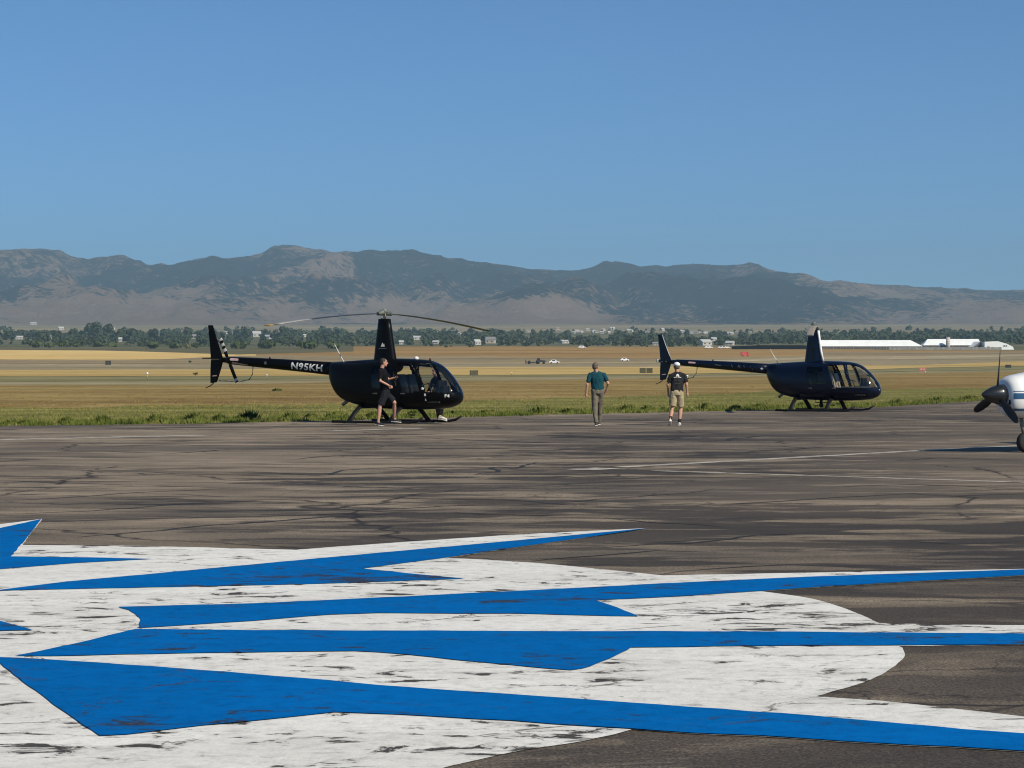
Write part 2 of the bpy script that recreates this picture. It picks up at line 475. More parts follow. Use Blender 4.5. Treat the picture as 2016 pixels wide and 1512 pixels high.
blues = [
    [(-120, 1070), (0, 1041), (82, 1023), (60, 1052), (22, 1097), (170, 1099), (300, 1102), (150, 1110), (0, 1122), (-120, 1132)],
    [(-60, 1168), (0, 1163), (130, 1147), (400, 1122), (700, 1094), (1000, 1067), (1150, 1053), (1277, 1041), (1150, 1060), (1000, 1081), (880, 1099), (712, 1121), (800, 1130), (915, 1141), (600, 1152), (300, 1158), (0, 1164.5)],
    [(232, 1197), (500, 1190), (800, 1176), (1008, 1166), (1300, 1151), (1600, 1137), (2016, 1123), (2150, 1119.5), (2150, 1125), (2016, 1134), (1700, 1152), (1500, 1165), (1340, 1176), (1172, 1184), (1215, 1198), (1258, 1215.5), (1100, 1212), (1008, 1210), (750, 1209), (650, 1212), (500, 1224), (350, 1234)]
    + smooth_uv([(270, 1239), (275, 1230), (275, 1221), (268, 1212), (252, 1203), (234, 1197.3)], 3)[:-1],
    smooth_uv([(30, 1294), (100, 1280), (180, 1262), (235, 1248), (268, 1241)], 4) + [(500, 1243), (1008, 1245), (1508, 1246), (2016, 1250), (2150, 1251), (2150, 1271), (2016, 1271), (1780, 1272), (1508, 1274), (1245, 1277)]
    + smooth_uv([(1233, 1283), (1200, 1299), (1160, 1315), (1124, 1322)], 3) + [(1070, 1318), (1008, 1312), (900, 1302), (800, 1291), (700, 1284), (600, 1285), (300, 1290), (100, 1294)],
    [(-60, 1292), (0, 1297), (40, 1298), (200, 1308), (500, 1330), (800, 1356), (1008, 1370), (1300, 1391), (1600, 1412), (1900, 1440), (2016, 1448), (2150, 1460), (2150, 1491), (2016, 1482), (1800, 1470), (1500, 1452), (1240, 1439), (1008, 1422), (850, 1413), (660, 1405), (560, 1416), (400, 1432), (250, 1449), (197, 1452), (150, 1420), (80, 1370), (0, 1309)],
    [(-80, 1204), (0, 1225), (65, 1243), (0, 1244), (-80, 1245)],
]
for k, b in enumerate(blues):
    flat_poly('blue_paint', b, 0.008 + 0.0003 * k, M_BLUE, apron)

def ribbon(name, uv, w, z, material, parent, jag=0.0):
    P = []
    for a, b in zip(uv, uv[1:]):
        A, B = gp(*a), gp(*b)
        n = max(1, int((B - A).length / 0.25))
        for i in range(n): P.append(A.lerp(B, i / n))
    P.append(gp(*uv[-1]))
    sd = random.random() * 99
    vs, fs = [], []
    for i, p in enumerate(P):
        d = (P[min(i + 1, len(P) - 1)] - P[max(i - 1, 0)]).normalized()
        nrm = Vector((-d.y, d.x, 0))
        off = nrm * (jag * mnoise.noise(Vector((i * 0.21 + sd, sd, 1))) + 0.3 * jag * mnoise.noise(Vector((i * 0.9 + sd, sd, 9))))
        ww = w * (0.65 + 0.7 * abs(mnoise.noise(Vector((i * 0.3, sd, 4))))) * min(1.0, 0.25 + min(i, len(P) - 1 - i) * 0.2) if jag else w
        for s in (-0.5, 0.5):
            q = p + off + nrm * (s * ww); vs.append((q.x, q.y, z))
        if i: fs.append((2 * i - 2, 2 * i, 2 * i + 1, 2 * i - 1))
    o = mesh_obj(name, vs, fs, material, parent)
    for p in o.data.polygons:
        if p.normal.z < 0: o.data.flip_normals(); break
    return o

for k, (uv, w) in enumerate([([(1222, 920), (1800, 888), (2200, 868)], 0.30), ([(1285, 927), (2016, 950), (2300, 960)], 0.20),
              ([(-200, 871), (0, 866), (400, 857)], 0.6), ([(640, 849), (835, 843)], 0.5), ([(1140, 925.5), (1198, 922)], 0.5)]):
    ribbon('painted_line', uv, w, 0.0046 + 0.0003 * k, M_LINE, apron)
cracks = [
    ([(150, 1058), (215, 1050), (430, 1034), (620, 1020), (760, 1010)], .09), ([(0, 1014), (90, 1010), (180, 1006), (360, 993), (555, 982)], .07),
    ([(10, 986), (40, 984), (250, 972), (440, 961)], .08), ([(740, 979), (860, 983), (1010, 986), (1130, 996)], .07),
    ([(290, 955), (420, 960), (560, 962)], .06), ([(300, 972), (420, 977), (555, 981)], .05), ([(650, 1009), (800, 1000), (1010, 995), (1230, 980), (1430, 963)], .06),
    ([(480, 928), (520, 931), (620, 936), (720, 922), (790, 920), (900, 932)], .10), ([(290, 928), (380, 934), (560, 939), (640, 937)], .08),
    ([(950, 935), (980, 920), (1010, 923), (1070, 910)], .10), ([(1095, 937), (1140, 940), (1230, 939)], .12), ([(1480, 930), (1560, 932), (1700, 940)], .10),
    ([(1180, 1080), (1300, 1072), (1500, 1055), (1640, 1052)], .09), ([(1050, 1106), (1180, 1095), (1290, 1085), (1400, 1090)], .08), ([(1280, 995), (1450, 993), (1620, 982), (1780, 972)], .07),
    ([(1440, 893), (1540, 885), (1620, 880), (1800, 884)], .12), ([(1380, 870), (1490, 860), (1540, 856)], .14), ([(1080, 858), (1180, 862), (1310, 866), (1370, 858)], .12),
    ([(200, 888), (330, 893), (470, 884)], .12), ([(560, 905), (690, 897), (820, 900)], .10), ([(1760, 907), (1850, 902), (2016, 906)], .10), ([(1640, 960), (1800, 955), (2016, 962)], .08),
    ([(1180, 1020), (1290, 1030), (1420, 1038)], .08), ([(0, 946), (90, 950), (260, 956)], .09), ([(900, 900), (1010, 896), (1120, 900)], .09),
    ([(1300, 1133), (1420, 1122), (1560, 1112), (1700, 1115)], .05), ([(1750, 1062), (1880, 1070), (2016, 1066)], .06), ([(830, 862), (960, 868), (1100, 872)], .12),
]
for k, (uv, w) in enumerate(cracks):
    ribbon('crack', uv, w, 0.0022 + 0.00006 * k, M_CRACK, apron, jag=0.28)

# ------------------------------------------------------------------ fields: bands that share their borders
US = list(range(-1600, -200, 50)) + list(range(-200, 2221, 8)) + list(range(2250, 3301, 50))
def curve(pts):
    x = [p[0] for p in pts]; y = [p[1] for p in pts]
    return np.interp(US, x, y)
def wavy(c, amp, sd):
    return c + np.array([amp * (mnoise.noise(Vector((u * 0.004, sd, 0))) + 0.6 * mnoise.noise(Vector((u * 0.013, sd, 3))) + 0.45 * mnoise.noise(Vector((u * 0.05, sd, 6)))) for u in US])
b0 = curve(edge_uv)
b1 = wavy(curve([(0, 801), (400, 798), (700, 792), (1000, 787), (1300, 778), (1600, 768), (1900, 764), (2016, 762)]), 4, 1)
b2 = wavy(curve([(0, 758), (400, 757), (700, 752), (1000, 749), (1300, 744), (1600, 739), (1800, 734), (2016, 731)]), 1.0, 2)
b3 = wavy(curve([(0, 750), (400, 748), (700, 744), (1000, 741), (1300, 739), (1600, 735), (1800, 730), (2016, 727)]), .4, 3)
b4 = wavy(curve([(0, 740.5), (400, 740), (700, 739), (1000, 738), (1300, 736), (1600, 731), (1800, 724), (2016, 720)]), .4, 4)
b5 = wavy(curve([(0, 728), (400, 727), (700, 724), (1000, 722.5), (1300, 722), (1600, 719), (1800, 719), (2016, 711)]), .5, 5)
b6 = wavy(curve([(0, 719), (400, 719.5), (700, 717), (1000, 716), (1300, 715), (1600, 707), (1800, 707), (2016, 701)]), .4, 6)
b7 = wavy(curve([(0, 716.5), (400, 717.5), (700, 716), (1000, 714), (1300, 713), (1600, 703), (1800, 701), (2016, 697)]), .3, 7)
b8 = wavy(curve([(0, 707.5), (200, 708), (330, 707), (470, 700), (700, 700), (1000, 702), (1300, 705), (1600, 700), (1800, 697), (2016, 694)]), .4, 8)
b9 = wavy(curve([(0, 689), (200, 690), (330, 693.5), (430, 697), (470, 698), (700, 692), (1000, 690), (1300, 694), (1600, 692), (1800, 693), (2016, 691.5)]), .3, 9)
b10 = curve([(0, 683), (400, 684), (700, 682), (1000, 682), (1600, 684), (1750, 689.5), (2016, 690)])
b11 = curve([(-1600, 655), (3300, 655)])
b12 = curve([(-1600, 638.3), (3300, 638.3)])
dirt = lambda *a: tuple(x / 1.0 for x in a)
FM = {
    'verge': field_mat('verge_grass', ((.085, .092, .024), (.165, .158, .046), (.29, .25, .085)), (0.22, 1.6), tuft=(0.8, 0.60, (.045, .085, .016))),
    'brown': field_mat('dry_grass', ((.150, .096, .032), (.235, .165, .058), (.35, .265, .105)), (0.075, 0.7), streak=0.5, tuft=(0.30, 0.60, (.165, .155, .050))),
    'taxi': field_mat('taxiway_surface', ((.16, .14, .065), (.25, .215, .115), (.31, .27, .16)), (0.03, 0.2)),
    'green': field_mat('grass_strip', ((.13, .13, .055), (.215, .195, .09), (.30, .25, .11)), (0.03, 0.25), tuft=(0.05, 0.60, (.09, .095, .035))),
    'tan': field_mat('tan_grass', ((.30, .205, .070), (.45, .315, .110), (.56, .41, .165)), (0.02, 0.2), tuft=(0.06, 0.64, (.20, .16, .06))),
    'runway': field_mat('runway_surface', ((.17, .135, .070), (.26, .21, .12), (.37, .30, .18)), (0.015, 0.2)),
    'edge': field_mat('runway_shoulder', ((.18, .14, .075), (.33, .27, .16), (.50, .42, .27)), (0.012, 0.1)),
    'mixed': field_mat('mixed_grass', ((.16, .12, .06), (.25, .19, .10), (.34, .26, .14)), (0.012, 0.1)),
    'gold': field_mat('gold_stubble', ((.50, .335, .115), (.62, .43, .155), (.70, .50, .20)), (0.012, 0.1)),
    'brownfar': field_mat('brown_field', ((.215, .120, .036), (.295, .178, .056), (.36, .235, .082)), (0.010, 0.1)),
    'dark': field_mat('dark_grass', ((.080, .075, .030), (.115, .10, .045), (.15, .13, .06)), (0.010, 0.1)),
    'plain': field_mat('far_plain', ((.06, .065, .025), (.10, .10, .045), (.20, .165, .085)), (0.004, 0.03)),
    'base': field_mat('foot_plain', ((.14, .12, .065), (.22, .18, .10), (.32, .26, .155)), (0.0025, 0.02)),
}
def band(name, lo, hi, m, rows, u0=None, u1=None):
    vs, fs = [], []
    idx = [i for i, u in enumerate(US) if (u0 is None or u >= u0) and (u1 is None or u <= u1)]
    n = len(idx)
    for r in range(rows + 1):
        t = r / rows
        for i in idx:
            v = lo[i] + (hi[i] - lo[i]) * t
            vs.append(gp(US[i], v))
    for r in range(rows):
        for i in range(n - 1):
            fs.append((r * n + i, r * n + i + 1, (r + 1) * n + i + 1, (r + 1) * n + i))
    return mesh_obj(name, vs, fs, m, None, False, kind='structure')
# the verge starts a little under the pavement edge
band('verge', b0 + 5, b1, FM['verge'], 8).location.z = -0.012
band('dry_field', b1, b2, FM['brown'], 10).location.z = -0.012
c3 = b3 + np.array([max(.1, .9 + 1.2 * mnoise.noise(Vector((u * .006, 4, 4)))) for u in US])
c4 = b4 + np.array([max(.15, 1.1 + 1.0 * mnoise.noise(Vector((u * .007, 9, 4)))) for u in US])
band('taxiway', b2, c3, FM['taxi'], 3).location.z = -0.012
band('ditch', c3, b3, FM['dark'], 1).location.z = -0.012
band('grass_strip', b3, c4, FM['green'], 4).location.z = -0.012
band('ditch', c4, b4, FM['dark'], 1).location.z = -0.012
band('tan_field', b4, b5, FM['tan'], 4).location.z = -0.012
band('runway', b5, b6, FM['runway'], 3).location.z = -0.012
band('runway_shoulder', b6, b7, FM['edge'], 2).location.z = -0.012
band('grass_field', b7, b8, FM['mixed'], 4).location.z = -0.012
band('gold_field', b8, b9, FM['gold'], 4, None, 504).location.z = -0.012
band('brown_field', b8, b9, FM['brownfar'], 4, 504, 1600).location.z = -0.012
band('brown_field', b8, b9, FM['mixed'], 4, 1600, None).location.z = -0.012
band('dark_field', b9, b10, FM['dark'], 3, None, 696).location.z = -0.012
band('brown_field', b9, b10, FM['brownfar'], 3, 696, None).location.z = -0.012
band('plain', b10, b11, FM['plain'], 14).location.z = -0.012
band('foot_plain', b11, b12, FM['base'], 8).location.z = -0.012
mesh_obj('ground', [(-15500, -2800, -.3), (15500, -2800, -.3), (15500, 16500, -.3), (-15500, 16500, -.3)], [(0, 1, 2, 3)], FM['brown'], kind='structure')
mesh_obj('ground', [(-15000, -2500, -.2), (-100, -2500, -.2), (-100, 45, -.2), (-15000, 45, -.2)], [(0, 1, 2, 3)], FM['verge'], kind='structure')

# ------------------------------------------------------------------ mountains
def mountain_mat(name, dark, tan, rock):
    g = G(name)
    a = g.t.nodes.new('ShaderNodeAttribute'); a.attribute_name = 'cover'
    sp = g.t.nodes.new('ShaderNodeSeparateColor'); g.link(a.outputs['Color'], sp.inputs[0])
    o = g.map()
    n1 = g.noise(g.map(scale=(1, .45, 1)), 0.006, 7, 0.68, 0.5)
    n2 = g.noise(o, 0.03, 5, 0.7)
    f = g.math('ADD', sp.outputs[0], g.math('ADD', g.math('MULTIPLY', g.math('SUBTRACT', n1, 0.5), 1.5), g.math('MULTIPLY', g.math('SUBTRACT', n2, 0.5), 2.2)))
    forest = g.step(f, 0.32, 0.62)
    tn = g.mix(g.noise(o, 0.0035, 4), tan, rock)
    c = g.mix(forest, tn, dark)
    pk = g.step(g.noise(g.map(loc=(700, 90, 0), scale=(1, .6, 1.5)), 0.012, 7, 0.75), 0.59, 0.67)
    c = g.mix(g.math('MULTIPLY', pk, 0.75), c, rock)
    g.bump(g.noise(o, 0.012, 8, 0.75), 1.0, 60.0)
    return g.fin(c, 1.0, 0.0)
M_MOUNT = mountain_mat('mountain_cover', (.013, .024, .026), (.230, .155, .104), (.33, .245, .18))
SIL = [(-900, 512), (-600, 505), (-300, 508), (0, 497), (50, 496), (87, 494), (115, 499), (139, 512), (167, 515), (219, 513), (250, 521), (278, 530), (295, 534), (330, 538), (400, 524), (458, 517), (493, 515), (514, 508),
       (538, 492), (555, 488.5), (590, 492), (635, 494), (660, 503), (694, 499.5), (747, 503), (799, 502), (868, 507), (920, 518), (965, 518), (1007, 525), (1035, 534), (1077, 534),
       (1111, 537), (1146, 540), (1167, 532), (1191, 518.5), (1215, 518.5), (1268, 527), (1306, 527), (1368, 523.6), (1403, 522.5), (1490, 530), (1542, 540), (1576, 552), (1628, 555.5),
       (1691, 564), (1705, 560.5), (1719, 564), (1767, 566), (1837, 571), (1906, 573), (1958, 576), (2016, 575), (2300, 585), (2700, 590), (3100, 600)]
def mountains(name, sil, Y0, Yr, rows, u0, u1, du, m, amp, cover, foot=None):
    us = np.arange(u0, u1 + 1, du)
    s = np.interp(us, [p[0] for p in sil], [p[1] for p in sil])
    verts, cols = [], []
    n = len(us)
    for r in range(rows + 5):
        t = r / rows
        for i, u in enumerate(us):
            yr = Yr + 900 * mnoise.noise(Vector((u * 0.0016, 3.1, 0)))
            Y = Y0 + (yr - Y0) * t
            X = (u - 1008) / F * Y
            ztop = EYE + (HV - s[i]) * yr / F
            zb = float(zt_f(min(Y0, 8900)))
            if t <= 1:
                e = t ** 1.25
                z = zb + (ztop - zb) * (0.18 * t + 0.82 * e * e * (3 - 2 * e))
                w = math.sin(math.pi * min(1, t)) ** 1.1 * (1.15 - .45 * t)
                rid = 1 - abs(mnoise.noise(Vector((X / 760 + 5, Y / 1900, 0.3)))) * 2
                rid3 = 1 - abs(mnoise.noise(Vector((X / 115 + 25, Y / 330, 9.1)))) * 2
                rid2 = 1 - abs(mnoise.noise(Vector((X / 290 + 15, Y / 700, 4.3)))) * 2
                fb = mnoise.fractal(Vector((X / 420, Y / 600, 7.7)), 1.0, 2.0, 5)
                z += amp * float(np.interp(u, [1450, 1800], [1, .42])) * w * (0.62 * (rid - 0.45) + 0.30 * (rid2 - 0.5) + 0.15 * (rid3 - .5) + 0.22 * fb)
                if foot is not None:
                    hf = float(np.interp(u, [p[0] for p in foot], [p[1] for p in foot]))
                    z += hf * math.exp(-((t - 0.34) / 0.10) ** 2) * (1 + 0.5 * mnoise.noise(Vector((X / 250, 3, Y / 500))))
                # little roughness on the skyline
                z += 9 * t * mnoise.fractal(Vector((X / 70, Y / 300, 2.2)), 1.0, 2.0, 4)
            else:
                z = ztop - (t - 1) * 2600
            z = max(z, zb - 3 if t > 0 else zb - 6)
            verts.append((X, Y, z))
            v = HV - F * (z - EYE) / Y
            c = cover(u, v, t, X, Y)
            cols.append((c, c, c, 1))
    faces = [(r * n + i, r * n + i + 1, (r + 1) * n + i + 1, (r + 1) * n + i) for r in range(rows + 4) for i in range(n - 1)]
    o = mesh_obj(name, verts, faces, m, None, True, kind='structure')
    at_ = o.data.color_attributes.new('cover', 'FLOAT_COLOR', 'POINT')
    at_.data.foreach_set('color', [x for c in cols for x in c])
    return o
def cover(u, v, t, X, Y):
    # how wooded: pine on the upper slopes, dry grass lower down and towards the right
    up = np.interp(v, [500, 525, 560, 585, 603, 640], [.66, .86, .98, .80, .36, .10])
    if u < 300: up *= np.interp(u, [0, 200, 300], [.72, .85, .95])
    if u > 1350: up *= np.interp(u, [1350, 1550, 1750, 2016], [1, .78, .62, .55])
    low = float(np.interp(v, [575, 600], [0, 1]))
    up += low * float(np.interp(u, [1130, 1250, 1480, 1640], [0, .45, .45, 0]))
    up -= .5 * low * float(np.interp(u, [940, 1010, 1100, 1160], [0, 1, 1, 0]))
    if 500 < u < 700 and v < 545: up *= .62
    up += .55 * mnoise.noise(Vector((X / 900, Y / 1500, 1.7))) + .25 * mnoise.noise(Vector((X / 260, Y / 500, 8.7)))
    return float(up)
mountains('mountains', SIL, 6300, 11200, 170, -900, 3000, 8, M_MOUNT, 215, cover, [(0, 25), (150, 60), (350, 20), (600, 35), (950, 45), (1050, 75), (1150, 25), (1500, 40), (2016, 30)])
BACK = [(-900, 484), (-400, 488), (0, 493), (60, 502), (150, 520), (280, 533), (302, 531), (333, 522), (382, 510), (417, 507), (458, 514), (520, 520), (980, 545), (1035, 532.5), (1060, 530.5), (1078, 532), (1110, 542), (3000, 610)]
mountains('far_ridge', BACK, 12500, 15300, 24, -900, 3000, 12, M_MOUNT, 90, lambda u, v, t, X, Y: .62 + .4 * mnoise.noise(Vector((X / 900, Y / 900, 5))))

# ------------------------------------------------------------------ haze
bm = bmesh.new()
bm_box(bm, (0, 6750, 449), (31400, 19500, 901))
hz = bm_obj('haze', bm, None or mat('_tmp'), None, False, kind='stuff', label='pale blue morning haze over the plain and hills', cat='haze')
hm = bpy.data.materials.new('haze_air'); hm.use_nodes = True
hm.node_tree.nodes.clear()
ho = hm.node_tree.nodes.new('ShaderNodeOutputMaterial')
hv = hm.node_tree.nodes.new('ShaderNodeVolumePrincipled')
hv.inputs['Color'].default_value = (.34, .525, .69, 1)
hv.inputs['Density'].default_value = 8.4e-5
hv.inputs['Anisotropy'].default_value = 0.0
hm.node_tree.links.new(hv.outputs[0], ho.inputs['Volume'])
hz.data.materials.clear(); hz.data.materials.append(hm)

# ------------------------------------------------------------------ woods, trees, houses on the plain
def leaf_mat(name, a, b, c):
    g = G(name)
    o = g.map()
    n = g.noise(o, 0.35, 4, 0.7)
    gi = g.t.nodes.new('ShaderNodeObjectInfo')
    f = g.math('ADD', n, g.math('MULTIPLY', g.math('SUBTRACT', gi.outputs['Random'], 0.5), 0.12))
    return g.fin(g.ramp(f, [(0.32, a), (0.5, b), (0.68, c)]), 0.9, 0.1)
M_LEAF = leaf_mat('far_foliage', (.020, .032, .016), (.036, .052, .024), (.066, .080, .036))
M_LEAFB = leaf_mat('far_bush_foliage', (.030, .046, .014), (.055, .075, .022), (.095, .105, .036))
M_YEL = leaf_mat('yellowing_foliage', (.10, .10, .025), (.17, .15, .04), (.24, .20, .06))
M_BARK = mat('bark', (.10, .075, .05), 0.95, noise=(4, .4), bump=(12, .6))

def crown_geo(rng, r, h, n, leaf, z0=0.0, cx=0, cy=0):
    """leaf clumps spread over several lobes of a crown"""
    vs, fs = [], []
    lobes = []
    for _ in range(rng.randint(4, 7)):
        a = rng.uniform(0, 6.28); q = rng.uniform(0, .55) * r
        lobes.append((cx + q * math.cos(a), cy + q * math.sin(a), z0 + h * rng.uniform(.25, .78), r * rng.uniform(.42, .72), h * rng.uniform(.20, .34)))
    for _ in range(n):
        lx, ly, lz, lr, lh = lobes[rng.randrange(len(lobes))]
        d = Vector((rng.gauss(0, 1), rng.gauss(0, 1), rng.gauss(0, 1)))
        d.normalize()
        k = rng.uniform(.55, 1.05)
        p = Vector((lx + d.x * lr * k, ly + d.y * lr * k, max(z0 + .05 * h, lz + d.z * lh * k)))
        nrm = (d + Vector((rng.uniform(-.6, .6), rng.uniform(-.6, .6), rng.uniform(-.2, .8)))).normalized()
        t = nrm.orthogonal().normalized(); b = nrm.cross(t)
        s = leaf * rng.uniform(.6, 1.3)
        i = len(vs)
        for (x, y) in ((-1, -.7), (.9, -1), (1, .8), (-.7, 1)):
            vs.append(p + t * (x * s) + b * (y * s))
        fs.append((i, i + 1, i + 2, i + 3))
    return vs, fs

rng = random.Random(11)
def far_tree(u, vb, hpx, wpx, m=M_LEAF, n=150, label=None, group=None, name='tree', cat='tree'):
    p = gp(u, vb)
    px = p.y / F
    h, r = hpx * px, wpx * px * .5
    root = empty(name, p, rng.uniform(0, 6), label=label, cat=cat, group=group)
    vs, fs = crown_geo(rng, r, h * .95, n, max(.9 * px, r * .17), h * .05)
    mesh_obj('crown', vs, fs, m, root)
    bm = bmesh.new()
    bm_tube(bm, [(0, 0, -.3), (.1, 0, h * .3), (0, .1, h * .6)], [h * .035, h * .025, h * .012], 6)
    for a in (0.5, 2.6, 4.4):
        bm_tube(bm, [(0.05, 0, h * .28), (math.cos(a) * r * .5, math.sin(a) * r * .5, h * .6)], [h * .018, h * .006], 5)
    bm_obj('trunk', bm, M_BARK, root)
    return root

TL = [  # u, base v, height px, width px, label
    (88, 676, 28, 30, 'rounded dark tree at the far left of the tree line'),
    (20, 672, 22, 26, 'small dark tree at the left end of the tree line'),
    (142, 670, 30, 34, 'broad dark tree just left of the tallest far trees'),
    (172, 668, 34, 30, 'tall dark tree in the left part of the tallest clump'),
    (193, 668, 37, 34, 'tallest of the far trees, crowning the clump at left'),
    (214, 669, 31, 30, 'tall dark tree on the right flank of the tallest clump'),
    (112, 673, 30, 26, 'dark tree between the leftmost tree and the tall clump'),
    (238, 670, 24, 26, 'lower dark tree right of the tallest far clump'),
    (262, 671, 25, 30, 'round dark tree second right of the tallest clump'),
    (300, 672, 26, 30, 'round dark tree left of the far light pole'),
    (1240, 683, 27, 24, 'dark solitary tree standing in front of the far woods'),
    (372, 668, 23, 30, 'dark tree just left of the striped tail rotor'),
    (482, 668, 25, 26, 'dark tree right of the striped tail rotor, among houses'),
    (560, 668, 28, 26, 'dark tree under the left rotor blade tip'),
]
for u, vb, hp, wp, lb in TL:
    far_tree(u, vb, hp, wp, n=190, label=lb, group='trees told apart in the far tree line')
BU = [(72, 684, 13, 36, 'low green bush at the left end of the hedge row'), (100, 685, 12, 30, 'low green bush second from the left in the hedge row'), (128, 684, 14, 34, 'green bush in the middle of the left hedge row'),
      (155, 683, 14, 30, 'green bush right of the middle of the left hedge row'), (190, 683, 9, 34, 'flat green bush near the right end of the left hedge row'), (222, 683, 8, 30, 'flat green bush at the right end of the left hedge row'),
      (300, 686, 12, 36, 'green bush at the left end of the second hedge row'), (340, 686, 12, 28, 'green bush left of the yellowing bush'), (386, 687, 12, 20, 'small green bush touching the black tail fin'),
      (470, 686, 14, 40, 'green bush behind the tail boom, left one'), (530, 686, 14, 44, 'green bush behind the tail boom, middle one'), (610, 687, 15, 46, 'green bush behind the registration letters'), (660, 686, 13, 40, 'green bush behind the white whip antenna')]
for u, vb, hp, wp, lb in BU:
    far_tree(u, vb, hp, wp, M_LEAFB, 120, lb, 'bushes of the far hedge rows', 'bush', 'bush')
far_tree(367, 687, 14, 16, M_YEL, 110, 'small yellowing bush in the second hedge row', None, 'bush', 'bush')

M_HWALL = mat('pale_siding', (.42, .40, .37), .8)
M_HWALL2 = mat('tan_siding', (.42, .36, .29), .8)
M_ROOFW = mat('pale_roof', (.42, .42, .41), .7)
M_ROOFG = mat('grey_roof', (.22, .21, .21), .8)
M_DARK = mat('dark_opening', (.02, .02, .02), .9)
def house(u, v, wpx, hpx, white=True, rot=0.0, label=None, group=None, name='house'):
    HOUSES.append((u, v, wpx * .5 + 3))
    p = gp(u, v); px = p.y / F
    w = wpx * px; hw = hpx * px * .55; hr = hpx * px * .45
    d = min(w * .8, 12)
    root = empty(name, p, rot, label=label, cat='house', group=group)
    box('wall', (0, 0, hw / 2 - .4), (w, d, hw + .8), M_HWALL if white else M_HWALL2, root)
    a, b = w / 2 + .4, d / 2 + .5
    prism('roof', [(-b, hw), (0, hw + hr), (b, hw)], 'x', -a, a, M_ROOFW if white else M_ROOFG, root)
    for s in (-.27, .22):
        box('window', (s * w, -d / 2 - .02, hw * .55), (w * .14, .12, hw * .35), M_DARK, root)
    return root
rh = random.Random(3)
HOUSES = []
special = [
    (505, 663, 16, 11, True, .3, 'white domed-roof house behind the tail boom root, brightest of the far houses'),
    (528, 667, 12, 8, True, -.5, 'small white house just right of the brightest far house'),
    (237, 673, 6, 9, True, 0, 'tiny white hut on the green clearing at left'),
    (38, 668, 14, 7, True, .2, 'pale house at the left edge between dark trees'),
    (66, 640, 11, 6, True, 0, 'white house above the trees near the left edge'),
    (120, 650, 10, 7, True, .4, 'white house in front of the tallest tree clump'),
    (95, 667, 18, 8, False, .2, 'tan house half hidden among the left trees'),
    (220, 652, 10, 8, True, .7, 'pale gable roof right of the tallest tree clump'),
    (380, 667, 12, 9, False, 0, 'tan house just left of the black tail fin'),
    (822, 669, 17, 8, True, .2, 'white house right of the rotor mast'),
    (858, 677, 11, 7, True, -.3, 'small bright white house right of the mast at field edge'),
    (939, 679, 12, 11, True, .5, 'tall pale house at the field edge under the right blade'),
    (966, 676, 18, 13, False, -.2, 'broad pale house beside the tall pale house at the field edge'),
    (1110, 676, 16, 7, True, .6, 'long pale roof at the field edge left of the man in teal'),
    (790, 678, 8, 8, True, .1, 'pale house touching the rotor mast'),
    (1290, 680, 10, 7, False, 0, 'tan house left of the parked helicopter tail'),
    (1388, 680, 22, 12, True, .5, 'cluster-edge white house behind the rear helicopter boom'),
    (1437, 680, 15, 9, True, -.4, 'white house with sloping roof near the red vehicle'),
    (1405, 671, 10, 7, True, .2, 'small white house above the parked white cars'),
]
for u, v, w, h, wh, r_, lb in special:
    house(u, v, w, h, wh, r_, lb)
for k in range(34):
    if k < 20: u = rh.gauss(1180, 75); v = rh.uniform(648, 657); lb = 'tiny pale house in the cluster above the man in teal'
    elif k < 30: u = rh.uniform(1340, 1500); v = rh.uniform(655, 662); lb = 'tiny pale house above the rear helicopter tail boom'
    else: u = (445, 600, 700, 905)[k - 30]; v = rh.uniform(652, 664); lb = ('tiny house right of the front tail fin', 'tiny house under the left rotor blade', 'tiny house left of the front mast', 'tiny house under the right rotor blade')[k - 30]
    house(u, v, rh.uniform(5, 9), rh.uniform(3.5, 5.5), rh.random() < .75, rh.uniform(-.8, .8), lb, 'tiny far houses in the woods')
# the mass of the far woods: nobody could count these crowns
vs, fs = [], []
rw = random.Random(5)
for k in range(8500):
    u = rw.uniform(-500, 2500)
    vb = rw.triangular(648, 684, 672)
    if u < 70 and vb > 665 and rw.random() < .85: continue
    if 230 < u < 300 and vb > 672 and rw.random() < .7: continue
    if u > 1500 and vb > 678: vb -= 10
    if any(abs(u - hu) < hw and vb > hv - 1 and vb < hv + 16 for hu, hv, hw in HOUSES): continue
    dens = .78 + .5 * mnoise.noise(Vector((u * .012, vb * .07, 2)))
    if vb < 660 and u < 330: dens *= .25
    if vb < 654: dens *= .6
    if rw.random() > dens: continue
    p = gp(u, vb)
    px = p.y / F
    h = rw.choice((rw.uniform(4, 9), rw.uniform(8, 15))) * (0.75 if vb < 660 else 1.0) * px
    if vb > 680: h *= .8
    r = h * rw.uniform(.5, .85)
    a, b = crown_geo(rw, r, h, 26, r * .32, p.z - .5, p.x, p.y)
    o0 = len(vs); vs += a; fs += [tuple(i + o0 for i in f) for f in b]
mesh_obj('woods', vs, fs, M_LEAF, None, False, kind='stuff', label='long band of dark green woods across the far plain', cat='woods')

